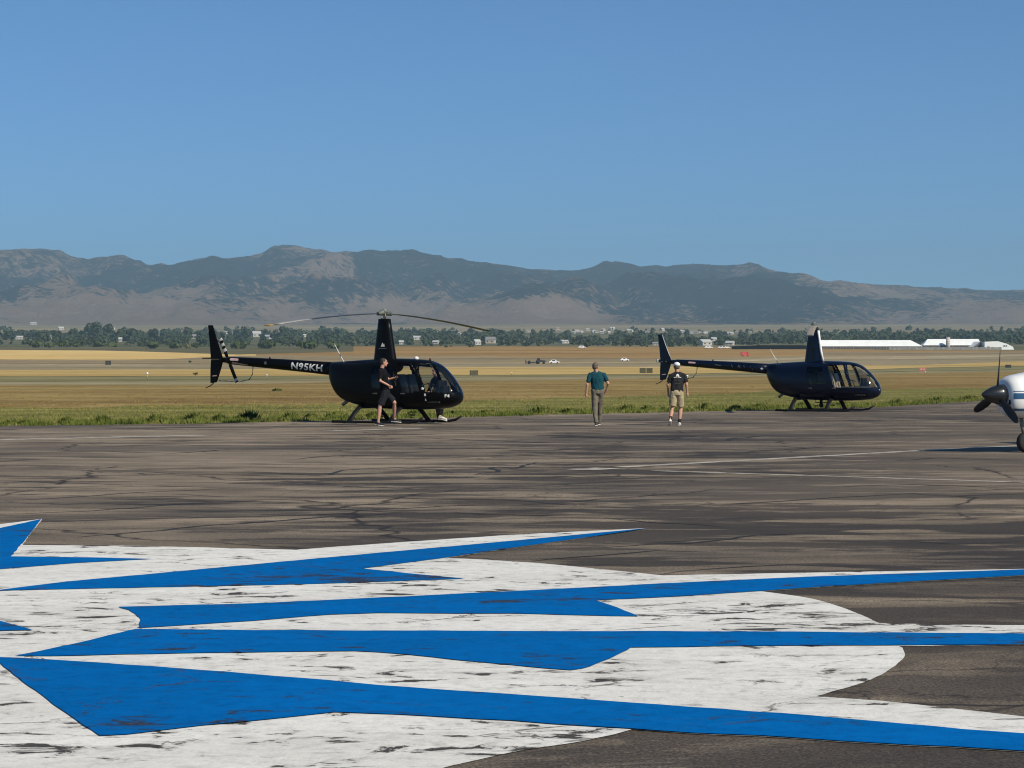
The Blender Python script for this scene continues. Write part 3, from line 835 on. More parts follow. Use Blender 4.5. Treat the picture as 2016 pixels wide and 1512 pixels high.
# ------------------------------------------------------------------ barns
M_BROOF = mat('white_metal_roof', (.80, .82, .80), .45, noise=(.2, .06))
M_BWALL = mat('dark_barn_wall', (.10, .09, .085), .9, noise=(.5, .3))  # dark mottled tone for walls below the white roofs
M_GWALL = mat('grey_boards', (.24, .225, .205), .9, noise=(.4, .25))
M_SILO = mat('silo_concrete', (.52, .46, .42), .9, noise=(.5, .2))
M_RED = mat('red_paint', (.55, .035, .03), .45)
BY = 1700.0
BPX = BY / F
def barn(u0, u1, vtop, veave, vbase, label, hipl=0, hipr=0, roofm=None, wallm=None, name='barn', depth=14):
    p = at((u0 + u1) / 2, vbase, BY)
    root = empty(name, p, 0, label=label, cat='barn')
    L = (u1 - u0) * BPX; he = (vbase - veave) * BPX; ht = (vbase - vtop) * BPX
    box('wall', (0, 0, he / 2 - .6), (L - 1.2, depth - 1, he + 1.2), wallm or M_BWALL, root)
    a = L / 2; b = depth / 2
    l1, r1 = -a + hipl * BPX, a - hipr * BPX
    V = [(-a, -b, he), (a, -b, he), (a, b, he), (-a, b, he), (l1, 0, ht), (r1, 0, ht)]
    mesh_obj('roof', V, [(0, 1, 5, 4), (2, 3, 4, 5), (1, 2, 5), (3, 0, 4), (3, 2, 1, 0)], roofm or M_BROOF, root)
    n = max(4, int(L / 5))
    for i in range(n):
        x = -a + (i + .5) * L / n
        box('post', (x, -b + .38, he / 2), (.3, .3, he - .1), wallm or M_GWALL, root)
    return root
barn(1606, 1814, 669.5, 682, 689, 'long white-roofed barn right behind the parked helicopter mast', 4, 22)
barn(1814, 1930, 667.5, 680, 689, 'white-roofed barn with a silo in front, right of the longest barn', 12, 4)
barn(1440, 1597, 679.5, 681.8, 689.5, 'long low black-roofed shed left of the parked helicopter mast', 60, 16, mat('black_roof', (.004, .004, .006), 1.0, spec=0.0), mat('black_wall', (.004, .004, .006), 1.0, spec=0.0), 'shed', 10)
# gabled shed with an open dark front, and the arched white building
p = at(1929, 689.5, BY - 14)
root = empty('open_shed', p, .25, label='white-roofed shed with dark open gable end and red door', cat='shed')
k = BPX
prism('gable', [(-12 * k, 0), (12 * k, 0), (12 * k, 7 * k), (1 * k, 16 * k), (-12 * k, 8 * k)], 'y', 0, .4, M_BWALL, root)
mesh_obj('roof', [(-14 * k, -.6, 6.5 * k), (1 * k, -.6, 17 * k), (14 * k, -.6, 6 * k), (-14 * k, 14, 6.5 * k), (1 * k, 14, 17 * k), (14 * k, 14, 6 * k)], [(0, 1, 4, 3), (1, 2, 5, 4)], M_BROOF, root)
box('door', (-8 * k, -.3, 2.6 * k), (7 * k, .2, 5.2 * k), M_RED, root)
box('sign_board', (-2.5 * k, -.35, 3.2 * k), (4.5 * k, .2, 6 * k), M_HWALL, root)
p = at(1968, 690, BY - 25)
root = empty('white_building', p, 0, label='low white building with sloping right end, at the right end of the barns', cat='building')
prism('shell', [(-29 * k, 0), (-29 * k, 17 * k), (-3 * k, 18 * k), (14 * k, 13 * k), (26 * k, 7 * k), (29 * k, 0)], 'y', 0, 20, M_BROOF, root)
box('door', (-22 * k, -.15, 4 * k), (5 * k, .3, 8 * k), M_ROOFG, root)
for x in (9, 13): box('window', (x * k, -.15, 9 * k), (2.2 * k, .3, 2.2 * k), M_DARK, root)
p = at(1866.5, 689, BY - 10)
root = empty('silo', p, 0, label='pale concrete silo standing before the white barn', cat='silo')
tube('shaft', [(0, 0, -1), (0, 0, 24.5 * k)], [4.2 * k, 4.0 * k], M_SILO, root, 16)
bm = bmesh.new(); bm_ball(bm, (0, 0, 24.4 * k), (4.1 * k, 4.1 * k, 1.4 * k)); bm_obj('dome', bm, M_ROOFG, root, True)
for i in range(5): tube('hoop', [(0, 0, (3 + 4.6 * i) * k), (0, 0, (3.4 + 4.6 * i) * k)], 4.3 * k, M_GWALL, root, 16)
# board fence below the barns
p0, p1 = at(1750, 690.5, BY - 40), at(1972, 690.5, BY - 40)
root = empty('board_fence', p0, 0, label='long grey board fence in front of the barns', cat='fence')
L = (p1 - p0).length
for i in range(30):
    box('panel', (L * (i + .5) / 30, 0, 1.25), (L / 30 - .12, .15, 2.9 + .15 * rh.uniform(-1, 1)), M_GWALL, root)

# ------------------------------------------------------------------ small things on the airfield
M_WCAR = mat('white_car_paint', (.75, .75, .74), .3, coat=.6)
M_BLKCAR = mat('dark_vehicle_paint', (.02, .022, .028), .4, coat=.4)
M_GLASSD = mat('dark_vehicle_glass', (.02, .025, .03), .1)
M_TYRE = mat('rubber', (.02, .02, .02), .85)
def car(u, v, Lm, m, label, rot=0.0, group=None, name='car', cat='car', van=False):
    p = gp(u, v)
    root = empty(name, p, rot, label=label, cat=cat, group=group)
    h = 1.0
    if van: prof = [(-.5, .18), (.5, .18), (.5, .55), (.38, .62), (.28, 1.0), (-.5, 1.0)]; H = Lm * .5
    else: prof = [(-.5, .2), (.5, .2), (.5, .5), (.28, .58), (.12, 1.0), (-.25, 1.0), (-.40, .6), (-.5, .58)]; H = Lm * .36
    prism('body', [(x * Lm, z * H) for x, z in prof], 'y', -.85, .85, m, root)
    for s in (-1, 1):
        box('window', (-.07 * Lm if not van else .2 * Lm, s * .86, .78 * H), (.3 * Lm if not van else .16 * Lm, .03, .26 * H), M_GLASSD, root)
        for x in (-.3, .3):
            tube('wheel', [(x * Lm, s * .72, .33), (x * Lm, s * .9, .33)], .33, M_TYRE, root, 12)
    return root
car(1091, 715.5, 4.6, M_WCAR, 'small white pickup parked right of the dark tractor on the runway edge', .1)
car(1229, 711, 4.6, M_WCAR, 'white car alone on the brown field above the runway', .35)
car(1467, 701.5, 5.2, mat('bright_red_paint', (.45, .05, .045), .5, coat=.1), 'bright red van on the far field', .2, None, 'van', 'van', True)
car(1395, 686, 6.5, M_WCAR, 'white car parked at the far field edge, leftmost of three', .1)
car(1420, 686, 5.5, M_WCAR, 'white car parked at the far field edge, middle of three', -.1)
car(1431, 685.8, 5.0, M_WCAR, 'white car parked at the far field edge, rightmost of three', .2)
car(1146, 685.5, 6.0, M_WCAR, 'white car at the far field edge left of the solitary tree', .1)
car(1299, 710, 1.6, M_WCAR, 'tiny white utility cart beside the parked helicopter tail', .1, None, 'cart', 'cart', True)
# dark tractor with an implement
p = gp(1062, 716.5); root = empty('tractor', p, .1, label='dark farm tractor with mower at the runway edge', cat='tractor')
prism('hood', [(.2, .9), (2.6, .8), (2.7, 1.5), (.2, 1.7)], 'y', -.4, .4, M_BLKCAR, root)
prism('cab', [(-1.2, .9), (.3, .9), (.15, 2.5), (-1.0, 2.5)], 'y', -.75, .75, M_GLASSD, root)
for s in (-1, 1):
    tube('wheel', [(-.7, s * .7, .85), (-.7, s * 1.1, .85)], .85, M_TYRE, root, 16)
    tube('wheel', [(1.9, s * .6, .5), (1.9, s * .9, .5)], .5, M_TYRE, root, 14)
box('mower_deck', (-3.2, 0, .6), (2.6, 3.0, .5), M_BLKCAR, root, .08)
tube('wheel', [(-4.6, -1.2, .75), (-4.6, -.9, .75)], .75, M_TYRE, root, 14)
tube('drawbar', [(-1.2, 0, .6), (-2.2, 0, .6)], .1, M_BLKCAR, root, 8)
prism('chute', [(-6.2, .2), (-5.6, .2), (-5.8, 1.9), (-6.1, 1.9)], 'y', -.2, .2, M_BLKCAR, root)
box('rear_panel', (-5.2, 0, 1.1), (.12, .8, 1.4), M_ROOFW, root)
# airfield signs seen from behind
M_SIGN = mat('sign_back', (.012, .012, .008), .7)
M_SIGNO = mat('sign_back_olive', (.06, .055, .022), .7, noise=(2, .3))
M_SRED = mat('sign_red', (.55, .10, .06), .6)
M_POST = mat('galvanised_post', (.32, .32, .30), .5, .4)
def sign(u, v, wpx, hpx, m, label, rot=0.0, n=1, legs=2, top=None):
    p = gp(u, v); k = p.y / F
    root = empty('airfield_sign', p, rot, label=label, cat='sign', group=None)
    w, h = wpx * k, hpx * k
    for i in range(n):
        box('panel', ((i - (n - 1) / 2) * w / n, 0, h * .58), (w / n - .06 * w, .22, h * .84), m, root, .02)
    for i in range(legs):
        box('leg', ((i - (legs - 1) / 2) * w * .6, 0, h * .08), (.09, .09, h * .2), M_POST, root)
    if top: box('cap', (0, 0, h * 1.03), (w * .96, .3, h * .08), top, root)
    return root
sign(213, 720, 12, 10, M_SIGN, 'black double sign panel on the far left runway edge', .5, 2)
sign(933, 741, 18, 12, M_SIGNO, 'olive box sign right of the front helicopter nose', .4)
sign(1272, 736.5, 27, 12, M_SIGNO, 'wide olive double sign between the two walking men', .1, 2, 3, M_HWALL2)
sign(1985, 725, 13, 7, M_SIGN, 'small black sign behind the propeller blade at right', .2)
sr = sign(1816, 732, 15, 8, M_SRED, 'small red sign with pale marks on the far taxiway', .0, 1)
ks = gp(1816, 732).y / F
for i, (x, w) in enumerate(((-4.2, 1.1), (-2, 2.0), (1, 1.6), (3.8, 1.5))):
    box('mark', (x * ks, -.16, 8 * ks * .6), (w * ks, .05, 3.2 * ks), M_HWALL, sr)
# low edge lights and marker stakes
def marker(u, v, h, label):
    p = gp(u, v)
    root = empty('edge_light', p, 0, label=label, cat='light', group='low white markers on the airfield grass')
    tube('stem', [(0, 0, -.05), (0, 0, h * .7)], .05, M_POST, root, 8)
    ball('lens', (0, 0, h * .82), (.16, .16, h * .2), M_WCAR, root)
for u, v, h, lb in [(290, 746, .9, 'low white marker on the grass strip left of the tail fin'), (1353, 748, .6, 'low white marker right of the man in shorts'), (525, 744, .5, 'low white marker below the tail boom'),
                    (1822, 736, .5, 'low white marker under the red sign'), (1007, 738, .5, 'low white marker on the strip right of the front helicopter')]:
    marker(u, v, h, lb)
for u, v, h, w, lb in [(385, 739, 6, 12, 'small dark shrub on the tan strip left of the tail fin'), (374, 714, 4, 9, 'tiny dark shrub on the far field left of the tail fin'),
                    (545, 769, 2.6, 26, 'low greenish shrub patch in the dry field below the tail boom'), (820, 722, 3, 10, 'low dry shrub beyond the cockpit')]:
    far_tree(u, v, h, w, M_LEAFB, 60, lb, None, 'shrub', 'shrub')
for u, v, h, lb in [(313, 672, 24, 'thin pale pole among the trees left of the tail fin'), (457, 670, 24, 'thin pale pole above the tail boom')]:
    p = gp(u, v); k = p.y / F
    r_ = empty('pole', p, 0, label=lb, cat='pole')
    tube('shaft', [(0, 0, -1), (0, 0, h * k)], [.35, .2], M_ROOFW, r_, 8)
    box('arm', (.6, 0, h * k), (1.8, .2, .2), M_ROOFW, r_)

# ------------------------------------------------------------------ grass and weeds at the pavement edge
def blades(n, ulo, uhi, lo, hi, hmin, hmax, w, sd, bias=1.0, patch=None):
    r = random.Random(sd)
    vs, fs = [], []
    for _ in range(n):
        u = r.uniform(ulo, uhi)
        t = r.random() ** bias
        va = float(np.interp(u, US, lo)); vb = float(np.interp(u, US, hi))
        v = va + (vb - va) * t
        if patch:
            pn = mnoise.noise(Vector((u * patch, v * patch * 5, sd)))
            if pn < r.uniform(-.5, .4): continue
        p = gp(u, v)
        for _k in range(3):
            a = r.uniform(0, 6.283); h = r.uniform(hmin, hmax); ww = w * r.uniform(.6, 1.4)
            q = p + Vector((r.uniform(-.12, .12), r.uniform(-.2, .2), -.02))
            d = Vector((math.cos(a), math.sin(a), 0)) * ww
            tip = q + Vector((r.uniform(-.6, .6) * h, r.uniform(-.6, .6) * h, h))
            i = len(vs); vs += [q - d, q + d, tip]; fs.append((i, i + 1, i + 2))
    return vs, fs
M_GRASS = leaf_mat('verge_blades', (.080, .098, .022), (.165, .165, .045), (.32, .28, .10))
M_DRY = leaf_mat('dry_blades', (.19, .135, .045), (.26, .19, .068), (.34, .26, .10))
M_WEED = leaf_mat('weed_leaves', (.055, .080, .014), (.105, .130, .026), (.19, .195, .055))
M_WEEDD = leaf_mat('dark_weed_leaves', (.012, .030, .010), (.024, .050, .016), (.05, .075, .025))
v_, f_ = blades(26000, -300, 2300, b0 - .5, b1, .025, .075, .014, 1, 1.3)
mesh_obj('verge_grass', v_, f_, M_GRASS, None, False, kind='stuff', label='short green and straw grass along the pavement edge', cat='grass')
v_, f_ = blades(9000, -200, 2200, b1 + 6, b2, .02, .07, .03, 2, 1.0, .02)
mesh_obj('dry_grass', v_, f_, M_DRY, None, False, kind='stuff', label='dry brown grass of the field beyond the verge', cat='grass')
v_, f_ = blades(15000, -200, 2200, b0 + 1.0, b0 - 7, .05, .18, .018, 3, 1.6, .02)
mesh_obj('edge_grass', v_, f_, M_WEED, None, False, kind='stuff', label='ragged bright green weeds hugging the pavement edge', cat='grass')
def weed(u, dv, wpx, hpx, m, label):
    v = float(np.interp(u, US, b0)) - dv
    p = gp(u, v); k = p.y / F
    root_o = None
    r = random.Random(int(u))
    vs, fs = [], []
    for _ in range(170):
        a = r.uniform(0, 6.283); q = .5 * r.random() ** .8 * wpx * k
        base = Vector((q * math.cos(a), q * math.sin(a), 0))
        h = hpx * k * r.uniform(.45, 1.1) * (1 - .5 * (q / (.5 * wpx * k)) ** 2)
        lean = Vector((math.cos(a), math.sin(a), 0)) * h * r.uniform(.0, .5)
        side = Vector((-math.sin(a), math.cos(a), 0)) * r.uniform(.010, .03)
        mid = base + lean * .4 + Vector((0, 0, h * .6))
        tip = base + lean + Vector((0, 0, h))
        i = len(vs); vs += [base - side * .5, base + side * .5, mid - side, mid + side, tip]
        fs += [(i, i + 1, i + 3, i + 2), (i + 2, i + 3, i + 4)]
    o = mesh_obj('weed_clump', vs, fs, m, None, False, label=label, cat='weed', group='weed clumps along the pavement edge')
    o.location = p
    return o
W = [(20, 2, 40, 11, 0, 'low weed clump at the left edge of the picture by the pavement'), (50, 3, 24, 9, 0, 'small weed clump second from the left on the pavement edge'), (130, 3, 28, 15, 0, 'round green weed clump third from the left on the pavement edge'),
     (200, 3, 46, 18, 0, 'large green weed clump left of the tail fin on the pavement edge'), (305, 3, 36, 18, 0, 'tall green weed clump just left of the tail fin on the pavement edge'), (385, 4, 50, 20, 0, 'broad green weed clump under the tail fin'),
     (432, 4, 34, 15, 0, 'green weed clump under the tail rotor'), (492, 3, 46, 24, 1, 'darkest bushy weed clump under the tail boom'), (470, 3, 30, 12, 0, 'small weed clump touching the darkest clump'),
     (570, 4, 40, 15, 0, 'green weed clump below the registration letters'), (612, 4, 30, 13, 0, 'small green weed clump left of the rear skid strut'), (660, 4, 50, 17, 0, 'bright green weed clump behind the rear skid strut'),
     (735, 4, 30, 13, 0, 'green weed clump between the rear struts of the front helicopter'), (818, 4, 36, 14, 0, 'green weed clump under the cabin of the front helicopter'), (900, 4, 60, 11, 0, 'green weed clump below the nose of the front helicopter'),
     (960, 4, 60, 10, 0, 'low weed clump right of the front helicopter skid'), (1062, 4, 56, 15, 0, 'broad weed clump left of the man in teal'), (1120, 3, 40, 10, 0, 'low weed clump close to the man in teal'),
     (1235, 5, 40, 14, 0, 'green weed clump between the two walking men'), (1275, 4, 32, 11, 0, 'low weed clump left of the man in shorts'), (1390, 4, 42, 14, 0, 'green weed clump right of the man in shorts'),
     (1448, 3, 26, 9, 1, 'small dark weed clump below the rear helicopter boom'), (1500, 4, 50, 12, 0, 'green weed clump left of the rear helicopter skids'), (1580, 4, 44, 11, 0, 'green weed clump between the rear helicopter struts'),
     (1660, 4, 50, 10, 0, 'low weed clump behind the front strut of the rear helicopter'), (1770, 4, 60, 11, 0, 'green weed clump right of the rear helicopter nose'), (1850, 4, 60, 11, 0, 'green weed clump left of the propeller on the pavement edge'), (1910, 4, 40, 9, 0, 'small weed clump touching the propeller in view')]
for u, dv, w, h, dk, lb in W:
    weed(u, dv, w, h, M_WEEDD if dk else M_WEED, lb)

# ------------------------------------------------------------------ helicopters
def glass_mat(name, tint, refl):
    m = bpy.data.materials.new(name); m.use_nodes = True
    nt = m.node_tree; nt.nodes.clear()
    out = nt.nodes.new('ShaderNodeOutputMaterial'); mx = nt.nodes.new('ShaderNodeMixShader')
    tr = nt.nodes.new('ShaderNodeBsdfTransparent'); tr.inputs[0].default_value = tint
    gl = nt.nodes.new('ShaderNodeBsdfGlossy'); gl.inputs['Roughness'].default_value = 0.04; gl.inputs['Color'].default_value = (1, 1, 1, 1)
    fr = nt.nodes.new('ShaderNodeFresnel'); fr.inputs[0].default_value = refl
    nz = nt.nodes.new('ShaderNodeTexNoise'); nz.inputs['Scale'].default_value = 7
    mr = nt.nodes.new('ShaderNodeMapRange'); mr.inputs['To Min'].default_value = .02; mr.inputs['To Max'].default_value = .07
    nt.links.new(nz.outputs['Fac'], mr.inputs[0]); nt.links.new(mr.outputs[0], gl.inputs['Roughness'])
    nt.links.new(fr.outputs[0], mx.inputs[0]); nt.links.new(tr.outputs[0], mx.inputs[1]); nt.links.new(gl.outputs[0], mx.inputs[2])
    nt.links.new(mx.outputs[0], out.inputs[0])
    return m
M_GLASS = glass_mat('cockpit_glass', (.86, .88, .89, 1), 1.35)
M_SCREEN = glass_mat('bubble_glass', (.62, .66, .70, 1), 1.42)
M_TINT = glass_mat('tinted_glass', (.10, .12, .14, 1), 1.42)
M_BLACK = mat('black_paint', (.0018, .0018, .0022), .38, spec=.16, noise=(2, .2))
M_NAVY = mat('navy_paint', (.0018, .0050, .017), .25, spec=.30, coat=.12, noise=(2, .2))
M_MATTE = mat('matte_black', (.006, .006, .007), .6, spec=.3)
M_METAL = mat('worn_metal', (.20, .19, .17), .45, .7, noise=(14, .5))
M_HUB = mat('hub_metal', (.16, .18, .15), .5, .5, noise=(16, .5))
M_WPAINT = mat('white_decal', (.66, .66, .64), .5)
M_GDECAL = mat('faint_grey_decal', (.10, .10, .11), .5)
M_BLADE = mat('blade_grey', (.05, .05, .05), .35, .3, noise=(3, .3))
M_BSUNLIT = mat('blade_sunlit', (.34, .28, .20), .45, .2, noise=(3, .25))  # sunlight on the near blade's top, put into the colour
M_YTIP = mat('yellow_tip', (.62, .33, .04), .5)
M_PINK = mat('faded_pink_decal', (.55, .36, .35), .6)
M_SEATB = mat('black_leather', (.010, .010, .011), .55)
M_SEATT = mat('tan_leather', (.55, .45, .32), .6, noise=(9, .25))
M_INT = mat('cabin_trim', (.012, .012, .013), .8)
M_REDL = mat('red_lens', (.06, .008, .006), .25)

XS = [-1.85, -1.75, -1.6, -1.4, -1.1, -.7, -.2, .3, .8, 1.2, 1.5, 1.75, 1.95, 2.15, 2.3, 2.42, 2.49]
f_zt = pchip(XS, [1.74, 1.75, 1.755, 1.76, 1.765, 1.78, 1.83, 1.86, 1.85, 1.83, 1.79, 1.70, 1.56, 1.37, 1.19, 1.02, .84])
f_zb = pchip(XS, [1.32, 1.10, .86, .69, .575, .49, .43, .41, .40, .40, .41, .42, .44, .47, .52, .59, .70])
f_hw = pchip(XS, [.20, .30, .39, .46, .53, .59, .62, .64, .64, .63, .605, .57, .52, .45, .37, .27, .09])

def fuselage_parts(root, bodym, rear_tint):
    nx, na = 150, 120
    xs = -1.85 + (2.49 + 1.85) * np.linspace(0, 1, nx) ** .93
    P = np.zeros((nx, na, 3))
    for i, x in enumerate(xs):
        t_, b_, w_ = float(f_zt(x)), float(f_zb(x)), float(f_hw(x))
        n = 2.7 if x < 1.6 else 2.7 - .6 * (x - 1.6) / .89
        zc = b_ + .44 * (t_ - b_)
        for j in range(na):
            a = 2 * math.pi * (j + .5) / na
            c, s = math.cos(a), math.sin(a)
            y = w_ * math.copysign(abs(c) ** (2 / n), c)
            z = zc + ((t_ - zc) if s > 0 else (zc - b_)) * math.copysign(abs(s) ** (2 / n), s)
            # shoulders lean in above the waist
            y *= 1 - .10 * max(0, s) ** 2
            P[i, j] = (x, y, z)
    groups = {}
    def sl(z): return (1.70 - z) * .35
    for i in range(nx - 1):
        for j in range(na):
            q = (P[i, j] + P[i + 1, j] + P[i, (j + 1) % na] + P[i + 1, (j + 1) % na]) / 4
            x, y, z = q
            side = 'R' if y < 0 else 'L'
            key = ('fuselage', '')
            if abs(y) > .22 and z < 1.755 and z > .56:
                if -.30 < x < .54 + sl(z) * .9: key = ('door', 'rear' + side)
                elif .56 + sl(z) * .9 < x < 1.30 + sl(z): key = ('door', 'front' + side)
                if .98 < z < 1.64 and -.14 < x < .44 + sl(z) * .7: key = ('window', 'rear' + side)
                if .91 < z < 1.70 and .66 + sl(z) < x < 1.23 + sl(z): key = ('window', 'front' + side)
            if x > 1.36 + sl(z) and z > .93 - .05 * (x - 1.4) and (z < 1.73 or x > 1.60):
                key = ('windscreen', side) if abs(y) > .022 else ('fuselage', '')
            groups.setdefault(key, []).append((i, j))
    doors = {}
    def build(name, cells, m, parent, off=0.0):
        idx, vs, fs = {}, [], []
        for i, j in cells:
            f = []
            for a, b in ((i, j), (i, (j + 1) % na), (i + 1, (j + 1) % na), (i + 1, j)):
                if (a, b) not in idx:
                    p = P[a, b].copy()
                    if off:
                        c = np.array([p[0] * .9, 0, 1.1]); d = p - c; d[0] = 0
                        p = p + off * d / max(1e-6, np.linalg.norm(d))
                    idx[(a, b)] = len(vs); vs.append(tuple(p))
                f.append(idx[(a, b)])
            fs.append(tuple(f))
        return mesh_obj(name, vs, fs, m, parent, True)
    build('fuselage', groups.pop(('fuselage', '')), bodym, root)
    for key in [k for k in groups if k[0] == 'door']:
        doors[key[1]] = build('door', groups[key], bodym, root, .012)
    for key, cells in groups.items():
        if key[0] == 'window':
            build('window', cells, (M_TINT if rear_tint and key[1].startswith('rear') else M_GLASS), doors[key[1]], .004)
        elif key[0] == 'windscreen':
            build('windscreen', cells, M_SCREEN, root)
    for key, d in doors.items():
        s = -1 if key.endswith('R') else 1
        x = .02 if key.startswith('rear') else .95
        box('handle', (x, s * (.645), .86), (.14, .03, .03), M_METAL, d, .008)
    # rear end cap of the engine bay
    cap = [tuple(P[0, j]) for j in range(na)]
    mesh_obj('rear_cap', cap, [tuple(range(na))], bodym, root)
    cap = [tuple(P[-1, j]) for j in range(na)]
    mesh_obj('nose_cap', cap, [tuple(range(na))], bodym, root)

def text_mesh(body, size):
    cu = bpy.data.curves.new('lettering', 'FONT'); cu.body = body; cu.size = size; cu.resolution_u = 3
    cu.offset = size * .028
    cu.space_character = 1.08
    o = bpy.data.objects.new('lettering', cu); COL.objects.link(o)
    dg = bpy.context.evaluated_depsgraph_get(); dg.update()
    me = o.evaluated_get(dg).to_mesh()
    bt = bmesh.new(); bt.from_mesh(me)
    bmesh.ops.triangulate(bt, faces=bt.faces); bmesh.ops.subdivide_edges(bt, edges=bt.edges[:], cuts=5, use_grid_fill=True); bt.verts.index_update()
    vs = [v.co.copy() for v in bt.verts]; fs = [tuple(v.index for v in p.verts) for p in bt.faces]; bt.free()
    bpy.data.objects.remove(o); bpy.data.curves.remove(cu)
    return vs, fs

BOOM = [(-1.65, 1.55, .195), (-2.6, 1.622, .178), (-3.6, 1.692, .160), (-4.6, 1.757, .138), (-5.50, 1.812, .112), (-5.62, 1.822, .085)]
f_bz = pchip([p[0] for p in BOOM[::-1]], [p[1] for p in BOOM[::-1]])
f_br = pchip([p[0] for p in BOOM[::-1]], [p[2] for p in BOOM[::-1]])
def on_boom(name, vs, fs, m, root, x0, dz=0.0, slope=True):
    """lay flat lettering (x along the boom, y up) on the starboard side of the boom"""
    out = []
    for v in vs:
        x = x0 + v.x; r = float(f_br(x)) + .006; zc = float(f_bz(x))
        t = max(-.97, min(.97, (v.y + dz) / r))
        out.append((x, -r * math.sqrt(1 - t * t), zc + t * r))
    return mesh_obj(name, out, fs, m, root)

def seat(root, x, y, m):
    s = empty_part('seat', root)
    bm = bmesh.new()
    bm_box(bm, (x, y, .80), (.46, .44, .14), .03)
    bm_box(bm, (x - .26, y, 1.10), (.12, .42, .62), .03, Matrix.Rotation(R(-12), 3, 'Y'))
    return bm_obj('seat', bm, m, root)
def empty_part(n, r): return None

def helicopter(name, loc, yaw, blade_az, tr_ang, bodym, seatm, label, rear_tint, near_top, droop):
    root = empty(name, loc, yaw, label=label, cat='helicopter')
    fuselage_parts(root, bodym, rear_tint)
    # cabin
    box('cabin_floor', (1.0, 0, .62), (2.1, 1.0, .05), M_INT, root)
    prism('bulkhead', [(-.55, .62), (.55, .62), (.57, 1.1), (.46, 1.66), (-.46, 1.66), (-.57, 1.1)], 'x', -.30, -.26, M_INT, root)
    for x, y in ((.98, -.28), (.98, .28), (.12, -.28), (.12, .28)): seat(root, x, y, seatm)
    bm = bmesh.new()
    bm_box(bm, (1.92, 0, .86), (.22, .36, .46), .04); bm_box(bm, (1.86, 0, 1.12), (.10, .46, .22), .03)
    bm_obj('instrument_panel', bm, M_INT, root)
    bm = bmesh.new()
    bm_tube(bm, [(1.42, 0, .66), (1.50, 0, .95), (1.42, 0, 1.14)], [.02, .018, .016], 8)
    bm_tube(bm, [(1.42, -.34, 1.10), (1.42, 0, 1.15), (1.42, .34, 1.10)], [.016] * 3, 8)
    bm_tube(bm, [(1.42, -.34, 1.12), (1.40, -.34, .98)], [.02, .02], 8)
    bm_obj('cyclic_stick', bm, M_INT, root)
    if seatm is M_SEATT:
        for y in (-.28, .28):
            tube('seat_belt', [(.80, y - .12, 1.42), (.90, y, 1.12), (.98, y + .1, .90)], [(.004, .022)] * 3, M_INT, root, 6)
        for a, b in (((1.30, .5, 1.68), (1.62, .5, .70)), ((1.66, .42, 1.35), (1.45, .5, .72))):
            tube('door_frame_tube', [a, b], .017, M_SEATT, root, 8)
    # window posts
    for s in (-1, 1):
        tube('door_post', [(1.28, s * .56, 1.74), (1.56, s * .585, .92)], [(.03, .016)] * 2, bodym, root, 8)
    # tail boom, cowling, fins
    pts = BOOM
    tube('tail_boom', [(x, 0, z) for x, z, r in pts], [r for x, z, r in pts], bodym, root, 28, (0, 0, 1))
    tube('engine_cowling', [(.35, 0, 1.66), (-.4, 0, 1.64), (-1.2, 0, 1.60), (-1.80, 0, 1.57)], [(.2, .40), (.2, .36), (.195, .28), (.19, .20)], bodym, root, 24, (0, 0, 1))
    tube('gearbox_housing', [(-5.55, 0, 1.822), (-5.86, 0, 1.835)], [.085, .07], bodym, root, 16)
    def fin(nm, poly):
        bm = bmesh.new()
        A = [bm.verts.new((x, -.016, z)) for x, z in poly]; B = [bm.verts.new((x, .016, z)) for x, z in poly]
        cx = sum(p[0] for p in poly) / len(poly)
        bm.faces.new(A); bm.faces.new(B[::-1])
        n = len(poly)
        for i in range(n): bm.faces.new((A[i], B[i], B[(i + 1) % n], A[(i + 1) % n]))
        bmesh.ops.recalc_face_normals(bm, faces=bm.faces)
        bmesh.ops.bevel(bm, geom=bm.edges[:], offset=.010, segments=2, affect='EDGES')
        return bm_obj(nm, bm, bodym, root)
    up = fin('upper_fin', [(-6.31, 2.88), (-6.13, 2.88), (-5.98, 2.45), (-5.84, 2.10), (-5.74, 1.84), (-6.20, 1.84), (-6.24, 2.3)])
    lo = fin('lower_fin', [(-5.74, 1.835), (-5.83, 1.55), (-5.98, 1.16), (-6.22, 1.13), (-6.22, 1.50), (-6.20, 1.835)])
    prism('stripe', [(-6.14, 1.335), (-5.98, 1.345), (-5.97, 1.375), (-6.12, 1.365)], 'y', -.021, -.018, M_PINK, lo)
    prism('horizontal_stabiliser', [(-5.98, -.02), (-5.66, -.02), (-5.70, -.80), (-5.94, -.80)], 'z', 1.862, 1.892, bodym, root)
    tube('tail_skid', [(-6.10, 0, 1.14), (-6.22, 0, 1.05), (-6.40, 0, .985)], [.018, .016, .012], M_MATTE, root, 8)
    # tail rotor
    tr = []
    ax = Vector((-5.76, .28, 1.83))
    tube('tail_rotor_hub', [(-5.76, .06, 1.83), (-5.76, .33, 1.83)], [.05, .035], M_METAL, root, 12)
    for k in (0, 1):
        a = tr_ang + math.pi * k
        d = Vector((math.sin(a), 0, math.cos(a))); e = Vector((math.cos(a), 0, -math.sin(a)))
        bm = bmesh.new()
        bm_tube(bm, [ax + d * .07, ax + d * .16, ax + d * .74], [(.035, .012), (.062, .010), (.060, .007)], 12, e)
        b = bm_obj('tail_rotor_blade', bm, M_MATTE, root, True)
        for r0, r1 in (((.28, .37), (.46, .55), (.64, .72)) if k == 0 else ((.62, .70),)):
            tube('stripe', [ax + d * r0, ax + d * r1], [(.066, .0125)] * 2, M_WPAINT, b, 12, e, False)
    # striped tail guard
    gpts = [(-4.72, .10, 1.66), (-4.80, .16, 1.40), (-4.95, .22, 1.24), (-5.25, .25, 1.19), (-5.6, .2, 1.19), (-5.95, .05, 1.20)]
